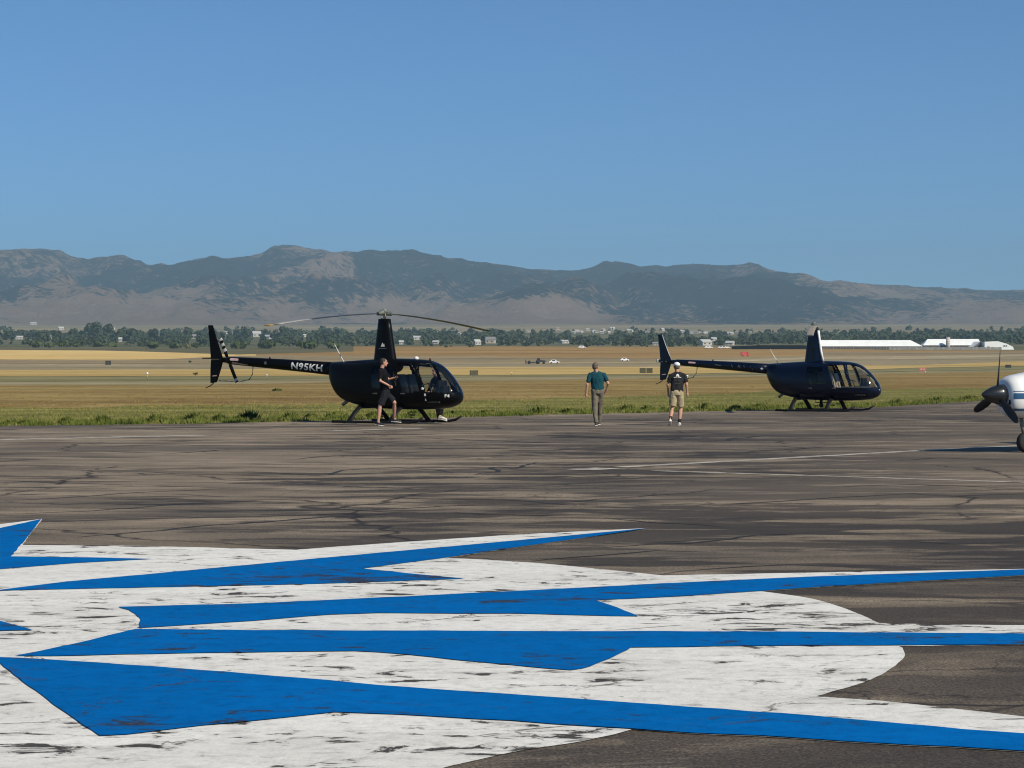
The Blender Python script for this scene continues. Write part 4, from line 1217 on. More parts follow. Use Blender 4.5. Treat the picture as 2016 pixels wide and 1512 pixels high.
    gd = tube('tail_guard', gpts, .014, M_MATTE, root, 8)
    for (a, b) in zip(gpts, gpts[1:]):
        a, b = Vector(a), Vector(b)
        n = max(1, int((b - a).length / .16))
        for i in range(n):
            tube('stripe', [a.lerp(b, (i + .1) / n), a.lerp(b, (i + .55) / n)], .0175, M_WPAINT, gd, 8)
    # mast fairing
    def ring(z, x0, x1, hw):
        L = x1 - x0
        o = []
        for i in range(28):
            a = 2 * math.pi * i / 28
            c = math.cos(a)
            x = (x0 + x1) / 2 + c * L / 2
            tx = (x - x0) / L
            y = hw * math.copysign(abs(math.sin(a)) ** .75, math.sin(a)) * (0.55 + .45 * min(1, tx * 1.6))
            o.append((x, y, z))
        return o
    rings = [ring(1.72, -.42, .36, .16), ring(2.2, -.36, .27, .14), ring(2.7, -.29, .19, .125), ring(3.0, -.25, .14, .115)]
    vs = [p for r_ in rings for p in r_]
    fs = [(i * 28 + j, i * 28 + (j + 1) % 28, (i + 1) * 28 + (j + 1) % 28, (i + 1) * 28 + j) for i in range(3) for j in range(28)] + [tuple(range(84, 112))]
    ms = mesh_obj('mast_fairing', vs, fs, bodym, root, True)
    # emblem on the fairing
    if bodym is M_BLACK:
        def yf(z): return -(.150 - (z - 2.0) * .028)
        y0 = yf(2.25) - .010
        prism('emblem', [(-.085, 2.20), (-.03, 2.315), (.005, 2.26), (.03, 2.29), (.05, 2.20)], 'y', y0 - .002, y0, M_WPAINT, ms)
        prism('emblem', [(-.15, 2.14), (.11, 2.14), (.11, 2.16), (-.15, 2.16)], 'y', y0 - .006, y0 - .003, M_GDECAL, ms)
    else:
        prism('emblem', [(-.08 + .05 * math.cos(a), 2.25 + .06 * math.sin(a)) for a in [i * .524 for i in range(12)]], 'y', -.158, -.156, M_MATTE, ms)
    # rotor
    tube('mast_shaft', [(-.05, 0, 2.98), (-.05, 0, 3.2)], .035, M_METAL, root, 12)
    bm = bmesh.new()
    la = blade_az - yaw
    dv = Vector((math.cos(la), math.sin(la), 0)); ev = Vector((-math.sin(la), math.cos(la), 0))
    o0 = Vector((-.05, 0, 3.17))
    bm_tube(bm, [o0 - dv * .30 - Vector((0, 0, .03)), o0 - dv * .12 + Vector((0, 0, .01)), o0 + dv * .12 + Vector((0, 0, .01)), o0 + dv * .30 - Vector((0, 0, .03))], [(.05, .06), (.085, .10), (.085, .10), (.05, .06)], 12, (0, 0, 1))
    bm_tube(bm, [o0 + Vector((0, 0, .02)), o0 + Vector((0, 0, .11))], [.12, .06], 12)
    bm_obj('rotor_hub', bm, M_HUB, root)
    for k in (-1, 1):
        tube('pitch_link', [o0 + ev * (.09 * k) + dv * (.06 * k) - Vector((0, 0, .20)), o0 + ev * (.10 * k) + dv * (.10 * k) - Vector((0, 0, .02))], .016, M_METAL, root, 8)
    tube('swashplate', [(-.05, 0, 2.995), (-.05, 0, 3.03)], [.11, .10], M_METAL, root, 16)
    for k in (1, -1):
        pts, rad = [], []
        for i in range(15):
            t = i / 14; r_ = .26 + (5.03 - .26) * t
            pts.append(o0 + dv * (k * r_) + Vector((0, 0, -.02 - droop * (r_ / 5.03) ** 1.55)))
            rad.append(((.05 if i == 0 else (.127 if i > 1 else .10)), .016 if i < 13 else .011))
        bm = bmesh.new()
        bm_tube(bm, pts, rad, 12, ev)
        bl = bm_obj('rotor_blade', bm, M_BSUNLIT if near_top == k and bodym is M_NAVY else M_BLADE, root, True)
        d = (pts[-1] - pts[-2]).normalized()
        if k == near_top and bodym is M_BLACK:
            tube('outer_blade_sheen', pts[9:14], [(.1285, .0168)] * 5, mat('blade_sheen', (.42, .40, .36), .4, .2), bl, 12, ev)  # sheen on the outer blade, painted as a pale sleeve
        tube('blade_tip', [pts[-1] - d * .14, pts[-1] + d * .01], [(.130, .0155), (.128, .0155)], M_YTIP if k == near_top and bodym is M_BLACK else M_BLADE, bl, 12, ev, False)
    # skids
    for s in (-1, 1):
        sk = [(-1.15, s * 1.07, .055), (-.6, s * 1.09, .055), (.8, s * 1.09, .055), (1.45, s * 1.09, .055), (1.68, s * 1.085, .09), (1.88, s * 1.08, .20)]
        so = tube('skid', sk, [.038] * 5 + [.03], M_MATTE, root, 12)
        for x in (-.5, .78): box('skid_shoe', (x, s * 1.09, .012), (.35, .06, .022), M_METAL, so)
        for x in (-.60, .77):
            tube('strut', [(x, s * .40, .50), (x + .01, s * .70, .34), (x + .02, s * 1.08, .06)], [(.095, .04), (.085, .035), (.09, .032)], M_MATTE, root, 12, (1, 0, 0))
        tube('step', [(.30, s * .86, .22), (.46, s * .86, .22)], .02, M_MATTE, root, 8)
    for x in (-.60, .77): tube('cross_tube', [(x, -.45, .47), (x, .45, .47)], .05, M_MATTE, root, 10)
    # small fittings
    tube('whip_antenna', [(-1.42, -.02, 1.74), (-1.62, -.02, 2.06), (-1.76, -.02, 2.30)], [.018, .012, .006], M_WPAINT, root, 8)
    ball('antenna_foot', (-1.41, -.02, 1.76), (.06, .03, .025), M_WPAINT, root)
    ball('beacon', (-4.05, 0, 1.885), (.03, .025, .04), M_REDL, root)
    tube('exhaust_pipe', [(-1.15, -.2, .66), (-1.35, -.2, .52)], .05, M_METAL, root, 12)
    return root

HY1 = 63.1
h1 = helicopter('helicopter', ((760 - 1008) / F * HY1, HY1, 0), R(-28.5), R(54.5), R(-25), M_BLACK, M_SEATB, 'black helicopter with white registration letters on its boom and rotor spread wide', False, -1, .42)
ball('gps_dome', (1.02, 0, 1.86), (.07, .07, .06), M_WPAINT, h1)
prism('antenna_fin', [(1.42, 1.76), (1.54, 1.74), (1.47, 1.88)], 'y', -.012, .012, mat('dark_red_plastic', (.06, .008, .008), .5), h1)
v_, f_ = text_mesh('N95KH', .27)
w_ = max(p.x for p in v_)
v_ = [Vector((p.x * 1.12 / w_ + p.y * .10, p.y * 1.0 - .095, 0)) for p in v_]
on_boom('registration_letters', v_, f_, M_WPAINT, h1, -3.20)
def pill(x0, x1, h, n=8):
    r = h / 2; o = []
    for i in range(n + 1): a = -math.pi / 2 + math.pi * i / n; o.append(Vector((x1 - r + r * math.cos(a), r * math.sin(a), 0)))
    for i in range(n + 1): a = math.pi / 2 + math.pi * i / n; o.append(Vector((x0 + r + r * math.cos(a), r * math.sin(a), 0)))
    return o
pv = pill(0, .32, .075); on_boom('decal', pv, [tuple(range(len(pv)))], M_PINK, h1, -5.42, .045)
pv = [Vector((0, 0, 0)), Vector((.58, -.03, 0)), Vector((.58, -.005, 0)), Vector((.02, .05, 0))]
on_boom('decal', pv, [(0, 1, 2, 3)], M_PINK, h1, -5.36, -.075)
pv = pill(0, .10, .10); on_boom('decal', pv, [tuple(range(len(pv)))], M_GDECAL, h1, -4.15, .01)
# small white marks on the front door and on the nose
def side_y(x, z):
    t_, b_, w = float(f_zt(x)), float(f_zb(x)), float(f_hw(x))
    n = 2.7 if x < 1.6 else 2.7 - .6 * (x - 1.6) / .89
    zc = b_ + .44 * (t_ - b_)
    s = (z - zc) / ((t_ - zc) if z > zc else (zc - b_))
    s = max(-.999, min(.999, s))
    sp = abs(s) ** (n / 2)
    y = w * (1 - sp * sp) ** (1 / n)
    return -(y * (1 - .10 * max(0, math.copysign(sp, s)) ** 2))
def on_side(name, vs, fs, m, root, x0, z0, off=.018):
    return mesh_obj(name, [(x0 + v.x, side_y(x0 + v.x, z0 + v.y) - off, z0 + v.y) for v in vs], fs, m, root)
v_, f_ = text_mesh('F4', .125); on_side('nose_letters', v_, f_, M_WPAINT, h1, 2.20, .76, .010)
pv = [Vector((.03 * math.cos(i * .628), .042 * math.sin(i * .628), 0)) for i in range(10)]
on_side('emblem', pv, [tuple(range(10))], M_WPAINT, h1, 1.66, .83)
pv = [Vector((-.026, -.04, 0)), Vector((.026, -.04, 0)), Vector((0, .035, 0))]
on_side('emblem', pv, [(0, 1, 2)], M_WPAINT, h1, 1.66, .70)
ball('handle_glint', (1.58, side_y(1.58, 1.0) - .01, 1.0), (.045, .02, .04), M_WPAINT, h1)  # glint on the door handle, added as a white dot

HY2 = 80.6
h2 = helicopter('helicopter', ((1605 - 1008) / F * HY2, HY2, 0), R(-27.5), R(-99.5), R(-86), M_NAVY, M_SEATT, 'dark navy helicopter parked farther back with tan seats and drooping rotor', True, 1, .45)
bm = bmesh.new(); bm_ball(bm, (.25, -.05, .235), (.085, .085, .09)); bm_tube(bm, [(.25, -.05, .30), (.25, -.05, .45)], [.05, .06], 10)
bm_tube(bm, [(.02, -.05, .44), (.02, -.05, .33), (.48, -.05, .33), (.48, -.05, .44)], [.015] * 4, 6)
bm_obj('belly_camera', bm, M_MATTE, h2, True)
for x, q in ((-2.02, 4), (-1.68, 7)):
    pv = [Vector((.06 * math.cos(i * 6.283 / q), .05 * math.sin(i * 6.283 / q), 0)) for i in range(q)]
    on_boom('emblem', pv, [tuple(range(q))], M_WPAINT, h2, x, -.01)
for x, pts_ in ((-3.25, [(0, .05), (.03, .05), (.06, -.05), (.03, -.05)]), (-3.0, [(0, -.05), (.05, .05), (.07, .05), (.12, -.05), (.06, .0)]), (-2.76, [(0, .05), (.03, .05), (.06, -.05)]), (-2.5, [(0, .06), (.03, .06), (.13, -.07), (.09, -.07)]), (-3.9, [(0, .02), (.25, .0), (.25, -.03), (0, -.01)])):
    pv = [Vector((a, b, 0)) for a, b in pts_]
    on_boom('faded_mark', pv, [tuple(range(len(pv)))], M_GDECAL, h2, x, .01)
pv = pill(0, .30, .06); on_boom('decal', pv, [tuple(range(len(pv)))], M_PINK, h2, -5.0, .03)
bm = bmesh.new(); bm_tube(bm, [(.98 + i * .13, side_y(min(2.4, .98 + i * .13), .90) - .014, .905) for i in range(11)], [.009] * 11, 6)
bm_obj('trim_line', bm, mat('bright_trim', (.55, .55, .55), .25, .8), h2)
M_GLINT = mat('pale_edge_glint', (.80, .80, .80), .3)  # pale strips added along mast and fin edges, sun glint put into colour
tube('edge_glint', [(.345, -.115, 1.86), (.265, -.105, 2.2), (.19, -.094, 2.7), (.15, -.086, 2.97)], [(.045, .04)] * 4, M_GLINT, h2, 8)
tube('edge_glint', [(-5.745, -.012, 1.93), (-5.84, -.012, 2.12), (-5.98, -.012, 2.46), (-6.125, -.012, 2.86)], .013, mat('grey_edge_glint', (.45, .46, .47), .3), h2, 8)
ball('nose_light', (2.45, -.06, .80), (.05, .08, .05), M_METAL, h2)

# ------------------------------------------------------------------ people
def remesh_obj(name, bm, voxel, m, parent, smooth=3):
    me = bpy.data.meshes.new(name); bm.to_mesh(me); bm.free()
    o = bpy.data.objects.new(name, me); COL.objects.link(o)
    md = o.modifiers.new('r', 'REMESH'); md.mode = 'VOXEL'; md.voxel_size = voxel
    sm = o.modifiers.new('s', 'SMOOTH'); sm.iterations = smooth; sm.factor = .5
    dg = bpy.context.evaluated_depsgraph_get()
    me2 = bpy.data.meshes.new_from_object(o.evaluated_get(dg))
    o.modifiers.clear(); o.data = me2; bpy.data.meshes.remove(me)
    me2.materials.clear(); me2.materials.append(m)
    me2.polygons.foreach_set('use_smooth', [True] * len(me2.polygons))
    if parent is not None: o.parent = parent
    return o
def folds(o, amp, sc_, sd):
    me = o.data
    me.update()
    nr = [v.normal.copy() for v in me.vertices]
    for v in me.vertices:
        p = v.co.copy()
        f_ = mnoise.noise(Vector((p.x * sc_ + sd, p.y * sc_, p.z * sc_ * .55 + p.x * 3))) + .6 * mnoise.noise(Vector((p.x * sc_ * 2.2, p.y * sc_ * 2.2 + sd, p.z * sc_ * 1.3)))
        v.co = p + nr[v.index] * (amp * f_)
    me.update()
def limb(bm, pts, rad, round_ends=True, seg=14):
    pts = [Vector(p) for p in pts]
    bm_tube(bm, pts, rad, seg)
    rng_ = range(len(pts)) if round_ends else range(1, len(pts) - 1)
    for i in rng_:
        r = rad[i] if not isinstance(rad[i], (tuple, list)) else min(rad[i])
        bm_ball(bm, pts[i], r * .99, 12, 8)
def ell(bm, c, r, f=None):
    rr = bmesh.ops.create_uvsphere(bm, u_segments=16, v_segments=10, radius=1.0)
    mt = Matrix.Identity(3)
    if f is not None:
        f = Vector(f).normalized(); x = f.cross(Vector((0, 0, 1))).normalized(); z = x.cross(f)
        mt = Matrix((x, f, z)).transposed()
    for v in rr['verts']:
        v.co = mt @ Vector((v.co.x * r[0], v.co.y * r[1], v.co.z * r[2])) + Vector(c)
def head(bm, c, f):
    f = Vector(f).normalized(); x = f.cross(Vector((0, 0, 1))).normalized(); z = x.cross(f); c = Vector(c)
    ell(bm, c + z * .02 - f * .008, (.074, .092, .098), f)
    ell(bm, c - z * .055 + f * .028, (.056, .062, .062), f)
    ell(bm, c - z * .095 + f * .058, (.026, .026, .022), f)
    limb(bm, [c + f * .085 + z * .015, c + f * .108 - z * .030], [.012, .017], True, 8)
    ell(bm, c + f * .082 + z * .038, (.045, .016, .014), f)
    for s in (-1, 1): ell(bm, c + x * (s * .077) - f * .008 - z * .01, (.012, .022, .034), f)
def hand(bm, w, d, pn, side):
    """w wrist, d direction of the hand, pn palm normal, side +1/-1: which way the thumb leaves"""
    w, d, pn = Vector(w), Vector(d).normalized(), Vector(pn).normalized()
    t = d.cross(pn).normalized() * side
    pn = t.cross(d).normalized() * side
    ell(bm, w + d * .045, (.038, .050, .018), d) if abs(d.z) < .8 else limb(bm, [w, w + d * .04, w + d * .085], [.026, .034, .032], True, 10)
    for i, L in enumerate((.062, .075, .080, .070)):
        b = w + d * .082 + t * (-.030 + .020 * i)
        limb(bm, [b, b + d * (L * .5) + pn * .010, b + d * (L * .85) + pn * .034], [.0095, .0088, .0075], True, 8)
    b = w + d * .03 + t * .034
    limb(bm, [b, b + d * .030 + t * .022, b + d * .062 + t * .024 + pn * .012], [.012, .0105, .0085], True, 8)

M_SKIN = mat('skin', (.44, .235, .165), .6, noise=(20, .10))
M_HAIRD = mat('dark_hair', (.022, .015, .011), .7, noise=(60, .4))
M_HAIRG = mat('greying_hair', (.10, .075, .058), .7, noise=(60, .35))
M_EYE = mat('eye', (.02, .015, .012), .3)
M_SOLE = mat('white_rubber', (.72, .70, .66), .6)
M_SHOEB = mat('black_canvas', (.012, .012, .013), .7)
M_SHOEW = mat('white_leather', (.66, .64, .60), .55)
def cloth(name, c): return mat(name, c, .9, spec=.15, noise=(7, .18), bump=(9, .6))

def person(name, u0, vfoot, J, facing, look, label, shirt, legs, shoes, hair=M_HAIRD, cap=None, hem=None, sole=M_SOLE, palm=(0, 1, 0), socks=None, sleeve=.55, extra=None, long_sleeve=False):
    """J: joints as (u, v, depth offset in metres) read off the photograph"""
    Y = depth_of(vfoot); k = Y / F
    root = empty(name, ((u0 - 1008) / F * Y, Y, 0), 0, label=label, cat='person')
    def q(j): u, v, y = J[j]; return Vector(((u - u0) * k, y, max(.0, (vfoot - v) * k)))
    P = {j: q(j) for j in J}
    f = Vector(facing).normalized(); x = Vector((f.y, -f.x, 0))   # x: the person's right
    lk = Vector(look).normalized()
    # body: one continuous surface
    bm = bmesh.new()
    head(bm, P['head'], lk)
    limb(bm, [P['head'] - Vector((0, 0, .06)) - lk * .02, P['neck'], P['chest']], [.055, .058, .08])
    sh = x * .0
    mid = P['pelvis'].lerp(P['chest'], .5)
    for c, r in ((P['chest'], (.155, .095, .13)), (mid, (.135, .09, .16)), (P['pelvis'], (.145, .10, .12))): ell(bm, c, r, f)
    for s in 'LR':
        limb(bm, [P['neck'] - Vector((0, 0, .06)), P['sh' + s], P['el' + s], P['wr' + s]], [.05, .050, .042, .029])
        d = P['ha' + s] - P['wr' + s]
        hand(bm, P['wr' + s], d, x if s == 'L' else -x, 1 if s == 'L' else -1)
        kn, an, to = P['kn' + s], P['an' + s], P['to' + s]
        limb(bm, [P['pelvis'] + x * (.08 if s == 'R' else -.08), kn, kn.lerp(an, .35), an], [.088, .056, .058, .036])
        limb(bm, [an, an.lerp(to, .5) - Vector((0, 0, .02)), to], [.036, .034, .026])
    remesh_obj('body', bm, .0075, M_SKIN, root, 2)
    # shirt
    bm = bmesh.new()
    pv = P['pelvis']
    up = (P['chest'] - pv).normalized()
    rings = [(pv + up * .00, (.118, .175)), (pv + up * .16, (.118, .172)), (P['chest'] - up * .03, (.125, .188)), (P['chest'] + up * .07, (.105, .150)), (P['neck'] - up * .012, (.062, .070))]
    bm_tube(bm, [r[0] for r in rings], [r[1] for r in rings], 24, f)
    for s in 'LR':
        a, e, w = P['sh' + s], P['el' + s], P['wr' + s]
        limb(bm, [P['neck'] - Vector((0, 0, .055)), a - Vector((0, 0, .008))], [.078, .062]); limb(bm, [P['chest'], a - Vector((0, 0, .03))], [.09, .062])
        if long_sleeve: limb(bm, [a, e, w], [.062, .054, .042], False); bm_ball(bm, e, .057)
        else: limb(bm, [a, a.lerp(e, sleeve), a.lerp(e, sleeve + .22)], [.060, .062, .064], False)
        bm_ball(bm, a, .060)
    so = remesh_obj('shirt', bm, .010, shirt, root, 4)
    folds(so, .013, 9.0, u0)
    # trousers or shorts
    bm = bmesh.new()
    bm_tube(bm, [pv + up * .05, pv - up * .02, pv - up * .10], [(.110, .168), (.122, .178), (.115, .17)], 24, f)
    for s in 'LR':
        hp = pv + x * (.085 if s == 'R' else -.085) - up * .02
        kn, an = P['kn' + s], P['an' + s]
        if hem is None:
            limb(bm, [hp, kn, kn.lerp(an, .5), an - Vector((0, 0, .005))], [.104, .078, .068, .060], False)
            bm_ball(bm, hp, .103); bm_ball(bm, kn, .077)
        else:
            e = hp.lerp(kn, hem)
            limb(bm, [hp, hp.lerp(e, .5), e], [.106, .104, .102], False); bm_ball(bm, hp, .105)
    folds(remesh_obj('trousers' if hem is None else 'shorts', bm, .010, legs, root, 4), .011, 9.0, u0 + 7)
    # shoes
    for s in 'LR':
        an, to = P['an' + s], P['to' + s]
        d = (to - an); d.normalize()
        g0 = an - Vector((0, 0, .045)) - d * .03
        bm = bmesh.new()
        heel = Vector((an.x, an.y, max(.035, an.z - .07))) - d * .045
        toe = Vector((to.x, to.y, max(.035, to.z))) + d * .02
        limb(bm, [heel, heel.lerp(toe, .45) + Vector((0, 0, .012)), toe], [.040, .045, .036])
        limb(bm, [an - Vector((0, 0, .01)), heel + d * .03], [.042, .042])
        sb = remesh_obj('shoe', bm, .009, shoes, root, 2)
        bm = bmesh.new()
        dn = Vector((0, 0, -.030)) if abs(d.z) < .5 else Vector((0, -.03, -.01))
        bm_tube(bm, [heel - d * .03 + dn, heel.lerp(toe, .3) + dn, heel.lerp(toe, .75) + dn, toe + d * .03 + dn], [(.016, .034), (.016, .040), (.016, .044), (.014, .026)], 12, Vector((0, 0, 1)) if abs(d.z) < .5 else Vector((0, -1, 0)))
        bm_obj('sole', bm, sole, sb)
        if socks is not None:
            tube('sock', [an - Vector((0, 0, .02)), an + (P['kn' + s] - an) * .22], [.044, .046], socks, root, 14)
    # hair or cap
    hc = P['head']; z = Vector((0, 0, 1)); hx = lk.cross(z).normalized()
    bm = bmesh.new()
    ell(bm, hc + z * .036 - lk * .022, (.083, .092, .092), lk)
    ell(bm, hc - z * .005 - lk * .052, (.074, .060, .060), lk)
    hb = bm.verts[:]
    hr = remesh_obj('hair', bm, .009, hair, root, 2)
    if cap is not None:
        bm = bmesh.new()
        ell(bm, hc + z * .066 - lk * .010, (.093, .112, .074), lk)
        cp = remesh_obj('cap', bm, .009, cap, root, 2)
        tube('brim', [hc + z * .055 + lk * .07, hc + z * .045 + lk * .175], [(.010, .075), (.007, .055)], cap, cp, 14, z)
    for s in (-1, 1):
        ball('eye', hc + lk * .082 + hx * (s * .031) + z * .018, .011, M_EYE, root)
    bm = bmesh.new(); ell(bm, hc + lk * .088 - z * .058, (.024, .008, .007), lk); bm_obj('mouth', bm, mat('lips', (.30, .11, .09), .5), root)
    return root, P, so

# man in the teal shirt, walking away and looking up to the right
person('person', 1176, 839, {
    'head': (1172.8, 721.8, 0), 'neck': (1174, 731.5, 0), 'chest': (1175.5, 742, 0), 'pelvis': (1177, 768, 0),
    'shL': (1162, 737.5, 0), 'elL': (1156, 757, -.03), 'wrL': (1154.6, 774, .02), 'haL': (1154.6, 782, .05),
    'shR': (1189.5, 738, 0), 'elR': (1197, 755, -.06), 'wrR': (1193.5, 769, .10), 'haR': (1191, 774, .16),
    'knL': (1171, 801, .0), 'anL': (1173.5, 832, -.12), 'toL': (1173.5, 836.5, .10),
    'knR': (1182, 800, .12), 'anR': (1180, 830, .25), 'toR': (1181, 834, .46)},
    (0.05, 1, 0), (.55, .8, .28), 'man in teal short-sleeved shirt and grey-brown trousers walking away',
    cloth('teal_cotton', (.010, .060, .080)), cloth('grey_brown_cotton', (.150, .130, .098)), mat('tan_shoe', (.05, .04, .035), .6), M_HAIRG)
# man in the white cap
pr, PJ, so = person('person', 1334, 838, {
    'head': (1332.3, 722.8, .03), 'neck': (1333.5, 732, .0), 'chest': (1333.8, 743, 0), 'pelvis': (1332.5, 771, 0),
    'shL': (1320.5, 739.5, 0), 'elL': (1314.8, 757, .02), 'wrL': (1316.5, 773, .12), 'haL': (1317, 781, .16),
    'shR': (1346.8, 739.5, 0), 'elR': (1351.5, 757, -.04), 'wrR': (1353, 772.5, .02), 'haR': (1354.3, 781, .05),
    'knL': (1324, 803, .04), 'anL': (1318.5, 825.5, -.22), 'toL': (1318, 835, -.06),
    'knR': (1341, 804, .14), 'anR': (1338, 831, .06), 'toR': (1340, 834.5, .27)},
    (0, 1, 0), (-.15, 1, -.1), 'man in white cap, charcoal T-shirt and khaki shorts walking away',
    cloth('charcoal_cotton', (.022, .022, .024)), cloth('khaki_cotton', (.36, .30, .19)), mat('worn_pale_shoe', (.50, .47, .43), .6), M_HAIRG, mat('white_cap', (.72, .72, .74), .8, noise=(12, .08)), .86, socks=mat('black_sock', (.012, .012, .012), .9))
# print on the back of the T-shirt: pale dome over a line, faint bars below
c = PJ['chest']
def back_print(pts, m, name='print'):
    o = mesh_obj(name, [(x + c.x, c.y - .150, z + c.z) for x, z in pts], [tuple(range(len(pts)))], m, so)
    sw = o.modifiers.new('w', 'SHRINKWRAP'); return o
def wrap_print(pts, m):
    """lay a flat outline on the shirt by casting it forward onto the cloth"""
    dg = bpy.context.evaluated_depsgraph_get()
    cx = sum(p[0] for p in pts) / len(pts); cz = sum(p[1] for p in pts) / len(pts)
    vs = []
    for (x, z) in pts + [(cx, cz)]:
        ok, loc, nrm, _ = so.ray_cast(Vector((x + c.x, -1.0, z + c.z)), Vector((0, 1, 0)))
        vs.append((x + c.x, (loc.y if ok else c.y - .13) - .006, z + c.z))
    n = len(pts)
    mesh_obj('print', vs, [(i, (i + 1) % n, n) for i in range(n)], m, so)
M_PRINT = mat('pale_print', (.62, .62, .60), .8)
M_PRINTF = mat('faint_print', (.055, .057, .058), .85)
wrap_print([(-.055, .01), (.045, .01), (.038, .055), (.018, .088), (-.008, .100), (-.03, .085), (-.048, .05)], M_PRINT)
wrap_print([(-.115, -.012), (.10, -.012), (.085, .006), (-.10, .006)], M_PRINT)
for zz, w_ in ((-.06, .10), (-.10, .085), (-.14, .10), (-.18, .07)):
    wrap_print([(-w_ - .01, zz), (w_, zz), (w_, zz + .018), (-w_ - .01, zz + .018)], M_PRINTF)
# man in black by the helicopter door
person('person', 757, 838, {
    'head': (755.5, 713.5, 0), 'neck': (752, 724.5, .0), 'chest': (753, 736, 0), 'pelvis': (757.5, 769, .02),
    'shL': (756, 731, .19), 'elL': (763, 747, .24), 'wrL': (773.5, 744.5, .20), 'haL': (782, 741.5, .16),
    'shR': (749, 731, -.17), 'elR': (749.5, 750, -.20), 'wrR': (765.5, 758.5, -.16), 'haR': (772, 762, -.12),
    'knR': (748.5, 800, -.12), 'anR': (745, 831, -.14), 'toR': (754, 835, -.16),
    'knL': (776, 793, .14), 'anL': (774, 825, .42), 'toL': (785, 829, .40)},
    (.88, .45, 0), (1, .22, .02), 'man in black T-shirt and dark shorts striding beside the front helicopter door',
    cloth('black_cotton', (.005, .005, .007)), cloth('dark_check_cotton', (.014, .015, .019)), M_SHOEB, M_HAIRD, None, .88)
# person beyond the cockpit
person('person', 867, 831.5, {
    'head': (857, 731, -.05), 'neck': (858, 741, 0), 'chest': (860, 751, 0), 'pelvis': (866, 778, .05),
    'shL': (853, 748, .17), 'elL': (847, 762, .22), 'wrL': (842, 772, .10), 'haL': (838, 774, .06),
    'shR': (864, 748, -.15), 'elR': (862, 764, -.22), 'wrR': (852, 770, -.24), 'haR': (846, 772, -.24),
    'knL': (862, 804, .16), 'anL': (864, 825, .10), 'toL': (857, 829, .10),
    'knR': (870, 799, -.30), 'anR': (868, 818, -.60), 'toR': (878.5, 824, -.68)},
    (-.8, -.5, 0), (-.8, -.55, -.05), 'person in black with white shoes standing beyond the front helicopter cockpit',
    cloth('black_fleece', (.006, .006, .008)), cloth('black_twill', (.007, .007, .008)), M_SHOEW, M_HAIRD, long_sleeve=True)

# ------------------------------------------------------------------ airplane at the right edge
M_APW = mat('white_aircraft_paint', (.78, .79, .78), .28, coat=.5, noise=(3, .03))
M_APB = mat('blue_stripe_paint', (.030, .095, .20), .3, coat=.4)
M_SPIN = mat('dark_spinner', (.025, .028, .032), .28, .4, coat=.3)
M_PROP = mat('propeller_black', (.008, .008, .009), .4)
AY = 40.6
hub = at(1965, 777, AY)
YAWP = R(180 + 21)
ap = empty('airplane', (hub.x, hub.y, 0), YAWP, label='white propeller airplane with blue stripe and dark spinner at the right edge', cat='airplane')
hz_ = hub.z
# local: x forward, y port; hub at x = 0
ST = [(-.10, .20, .20, .0), (-.125, .28, .28, 0), (-.17, .335, .335, 0), (-.27, .385, .385, 0), (-.5, .43, .42, .01), (-.9, .48, .47, .03), (-1.3, .53, .53, .05), (-1.7, .56, .62, .12), (-2.1, .58, .74, .22), (-2.7, .58, .78, .25), (-3.5, .54, .72, .22), (-4.5, .40, .52, .18), (-5.8, .22, .30, .22), (-7.0, .07, .14, .28)]
def body_ring(x, hw, hh, dz, n=40):
    o = []
    for j in range(n):
        a = 2 * math.pi * j / n
        c_, s_ = math.cos(a), math.sin(a)
        o.append((x, hw * math.copysign(abs(c_) ** .85, c_), hz_ - .03 + dz + hh * math.copysign(abs(s_) ** .85, s_)))
    return o
fx = [pchip([s[0] for s in ST[::-1]], [s[i] for s in ST[::-1]]) for i in (1, 2, 3)]
xs = list(-.10 - 6.9 * np.linspace(0, 1, 90) ** 1.6)
vs, cells = [], []
n = 40
for x in xs: vs += body_ring(x, float(fx[0](x)), float(fx[1](x)), float(fx[2](x)), n)
fw, fb, fg = [], [], []
for i in range(len(xs) - 1):
    for j in range(n):
        f4 = (i * n + j, i * n + (j + 1) % n, (i + 1) * n + (j + 1) % n, (i + 1) * n + j)
        z = sum(vs[q][2] for q in f4) / 4; x = sum(vs[q][0] for q in f4) / 4; y = sum(vs[q][1] for q in f4) / 4
        if -3.4 < x < -1.55 and z > hz_ + .32 and abs(y) > .12 and z < hz_ + .88 and not (-2.25 < x < -2.15): fg.append(f4)
        else: fw.append(f4)
fw.append(tuple(range(n)))
def sub(faces):
    idx, V, Fc = {}, [], []
    for f4 in faces:
        for q in f4:
            if q not in idx: idx[q] = len(V); V.append(vs[q])
        Fc.append(tuple(idx[q] for q in f4))
    return V, Fc
V, Fc = sub(fw); fus = mesh_obj('fuselage', V, Fc, M_APW, ap, True)
V, Fc = sub(fg); mesh_obj('window', V, Fc, M_TINT, ap, True)
# blue stripe and thin pin line wrapped round the cowling, both sides
def skin_y(x, z):
    hw, hh, dz = float(fx[0](x)), float(fx[1](x)), float(fx[2](x))
    s = max(-.999, min(.999, (z - (hz_ - .03 + dz)) / hh)); s = abs(s) ** (1 / .85)
    return hw * (1 - s * s) ** (.85 / 2)
for s in (-1, 1):
    for nm, za, zb, m in (('stripe', -.075, .030, M_APB), ('pin_stripe', .060, .072, M_APB), ('belly_stripe', -.30, -.255, M_APB)):
        V, Fc = [], []
        for i in range(40):
            x = -.135 - 5.2 * (i / 39) ** 1.5
            for t in range(4):
                z = hz_ + za + (zb - za) * t / 3
                V.append((x, s * (skin_y(x, z) + .005), z))
            if i:
                for t in range(3): Fc.append((4 * i - 4 + t, 4 * i + t, 4 * i + t + 1, 4 * i - 3 + t))
        mesh_obj(nm, V, Fc, m, ap, True)
bm = bmesh.new()
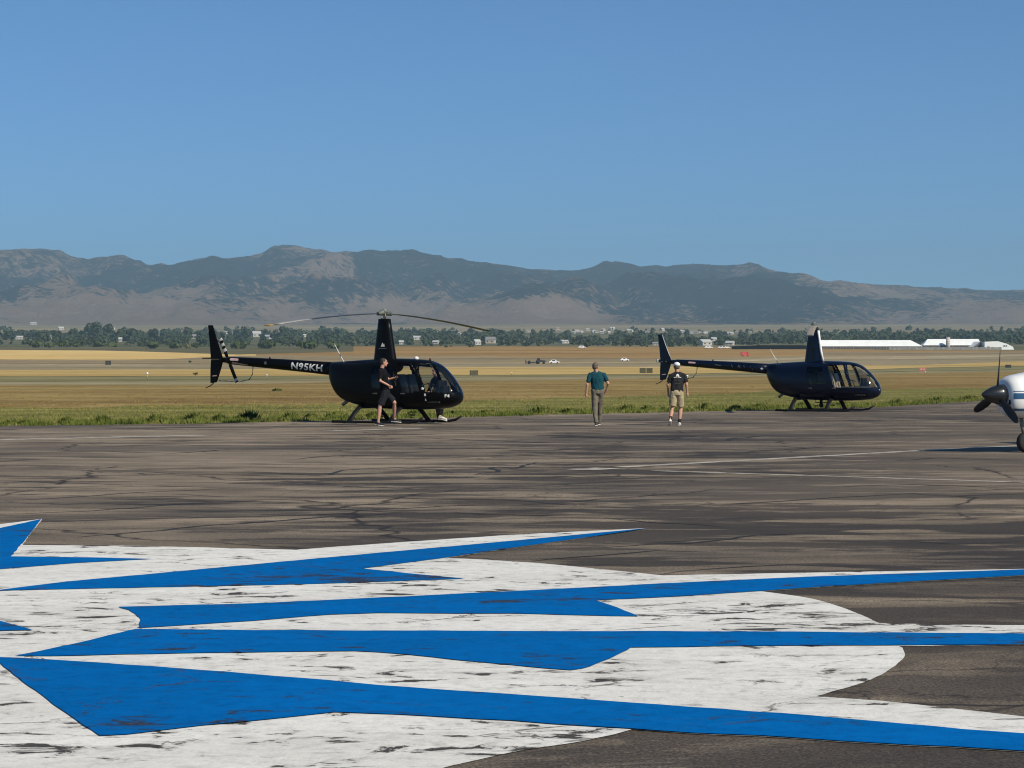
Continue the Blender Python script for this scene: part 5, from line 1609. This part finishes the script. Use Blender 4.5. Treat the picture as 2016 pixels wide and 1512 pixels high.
bm_tube(bm, [(.36, 0, hz_ + .005), (.345, 0, hz_ + .005), (.28, 0, hz_), (.15, 0, hz_), (0, 0, hz_), (-.09, 0, hz_)], [.004, .025, .075, .14, .185, .195], 28)
bm_obj('spinner', bm, M_SPIN, ap, True)
box('air_intake', (-.128, .17, hz_ - .13), (.05, .15, .12), M_DARK, ap, .03)
box('air_intake', (-.128, -.17, hz_ - .13), (.05, .15, .12), M_DARK, ap, .03)
for k_ in range(3):
    th = R(7 + 120 * k_)
    dz_ = math.cos(th); dy = math.sin(th)             # port side faces the camera here
    dv = Vector((0, dy, dz_)); chord = Vector((0.55, dz_ * .83, -dy * .83)).normalized()
    c0 = Vector((.02, 0, hz_))
    bm = bmesh.new()
    bm_tube(bm, [c0 + dv * .10, c0 + dv * .22, c0 + dv * .42, c0 + dv * .62, c0 + dv * .78, c0 + dv * .83], [(.035, .028), (.055, .022), (.078, .014), (.075, .010), (.055, .007), (.02, .004)], 14, chord)
    bm_obj('propeller_blade', bm, M_PROP, ap, True)
# gear, wings, tail
def wheel(x, y, r):
    w = tube('wheel', [(x, y - .07, r), (x, y - .05, r), (x, y + .05, r), (x, y + .07, r)], [r * .8, r, r, r * .8], M_TYRE, ap, 24)
    tube('rim', [(x, y - .075, r), (x, y + .075, r)], r * .45, M_METAL, w, 16)
wheel(-.62, 0, .19)
tube('nose_strut', [(-.60, 0, .20), (-.52, 0, .50), (-.48, 0, .80)], [.025, .035, .04], M_METAL, ap, 12)
tube('nose_fork', [(-.62, .10, .19), (-.60, .10, .40), (-.58, 0, .44), (-.60, -.10, .40), (-.62, -.10, .19)], .016, M_METAL, ap, 8)
for s in (-1, 1):
    wheel(-3.7, s * 1.5, .20)
    tube('main_strut', [(-3.7, s * 1.5, .2), (-3.65, s * 1.5, .62)], .035, M_METAL, ap, 10)
    prism('wing', [(-3.3, s * .4), (-4.6, s * .4), (-4.5, s * 4.2), (-3.6, s * 4.2)], 'z', .62 if s > 0 else .621, .74, M_APW, ap)
    prism('tailplane', [(-6.2, s * .05), (-7.0, s * .05), (-7.0, s * 1.6), (-6.45, s * 1.6)], 'z', 1.22, 1.28, M_APW, ap)
prism('tail_fin', [(-5.9, 1.45), (-6.9, 1.35), (-7.25, 2.6), (-6.85, 2.6)], 'y', -.04, .04, M_APW, ap)
tube('exhaust_stub', [(-.75, .18, hz_ - .42), (-.85, .2, hz_ - .55)], .035, M_METAL, ap, 10)
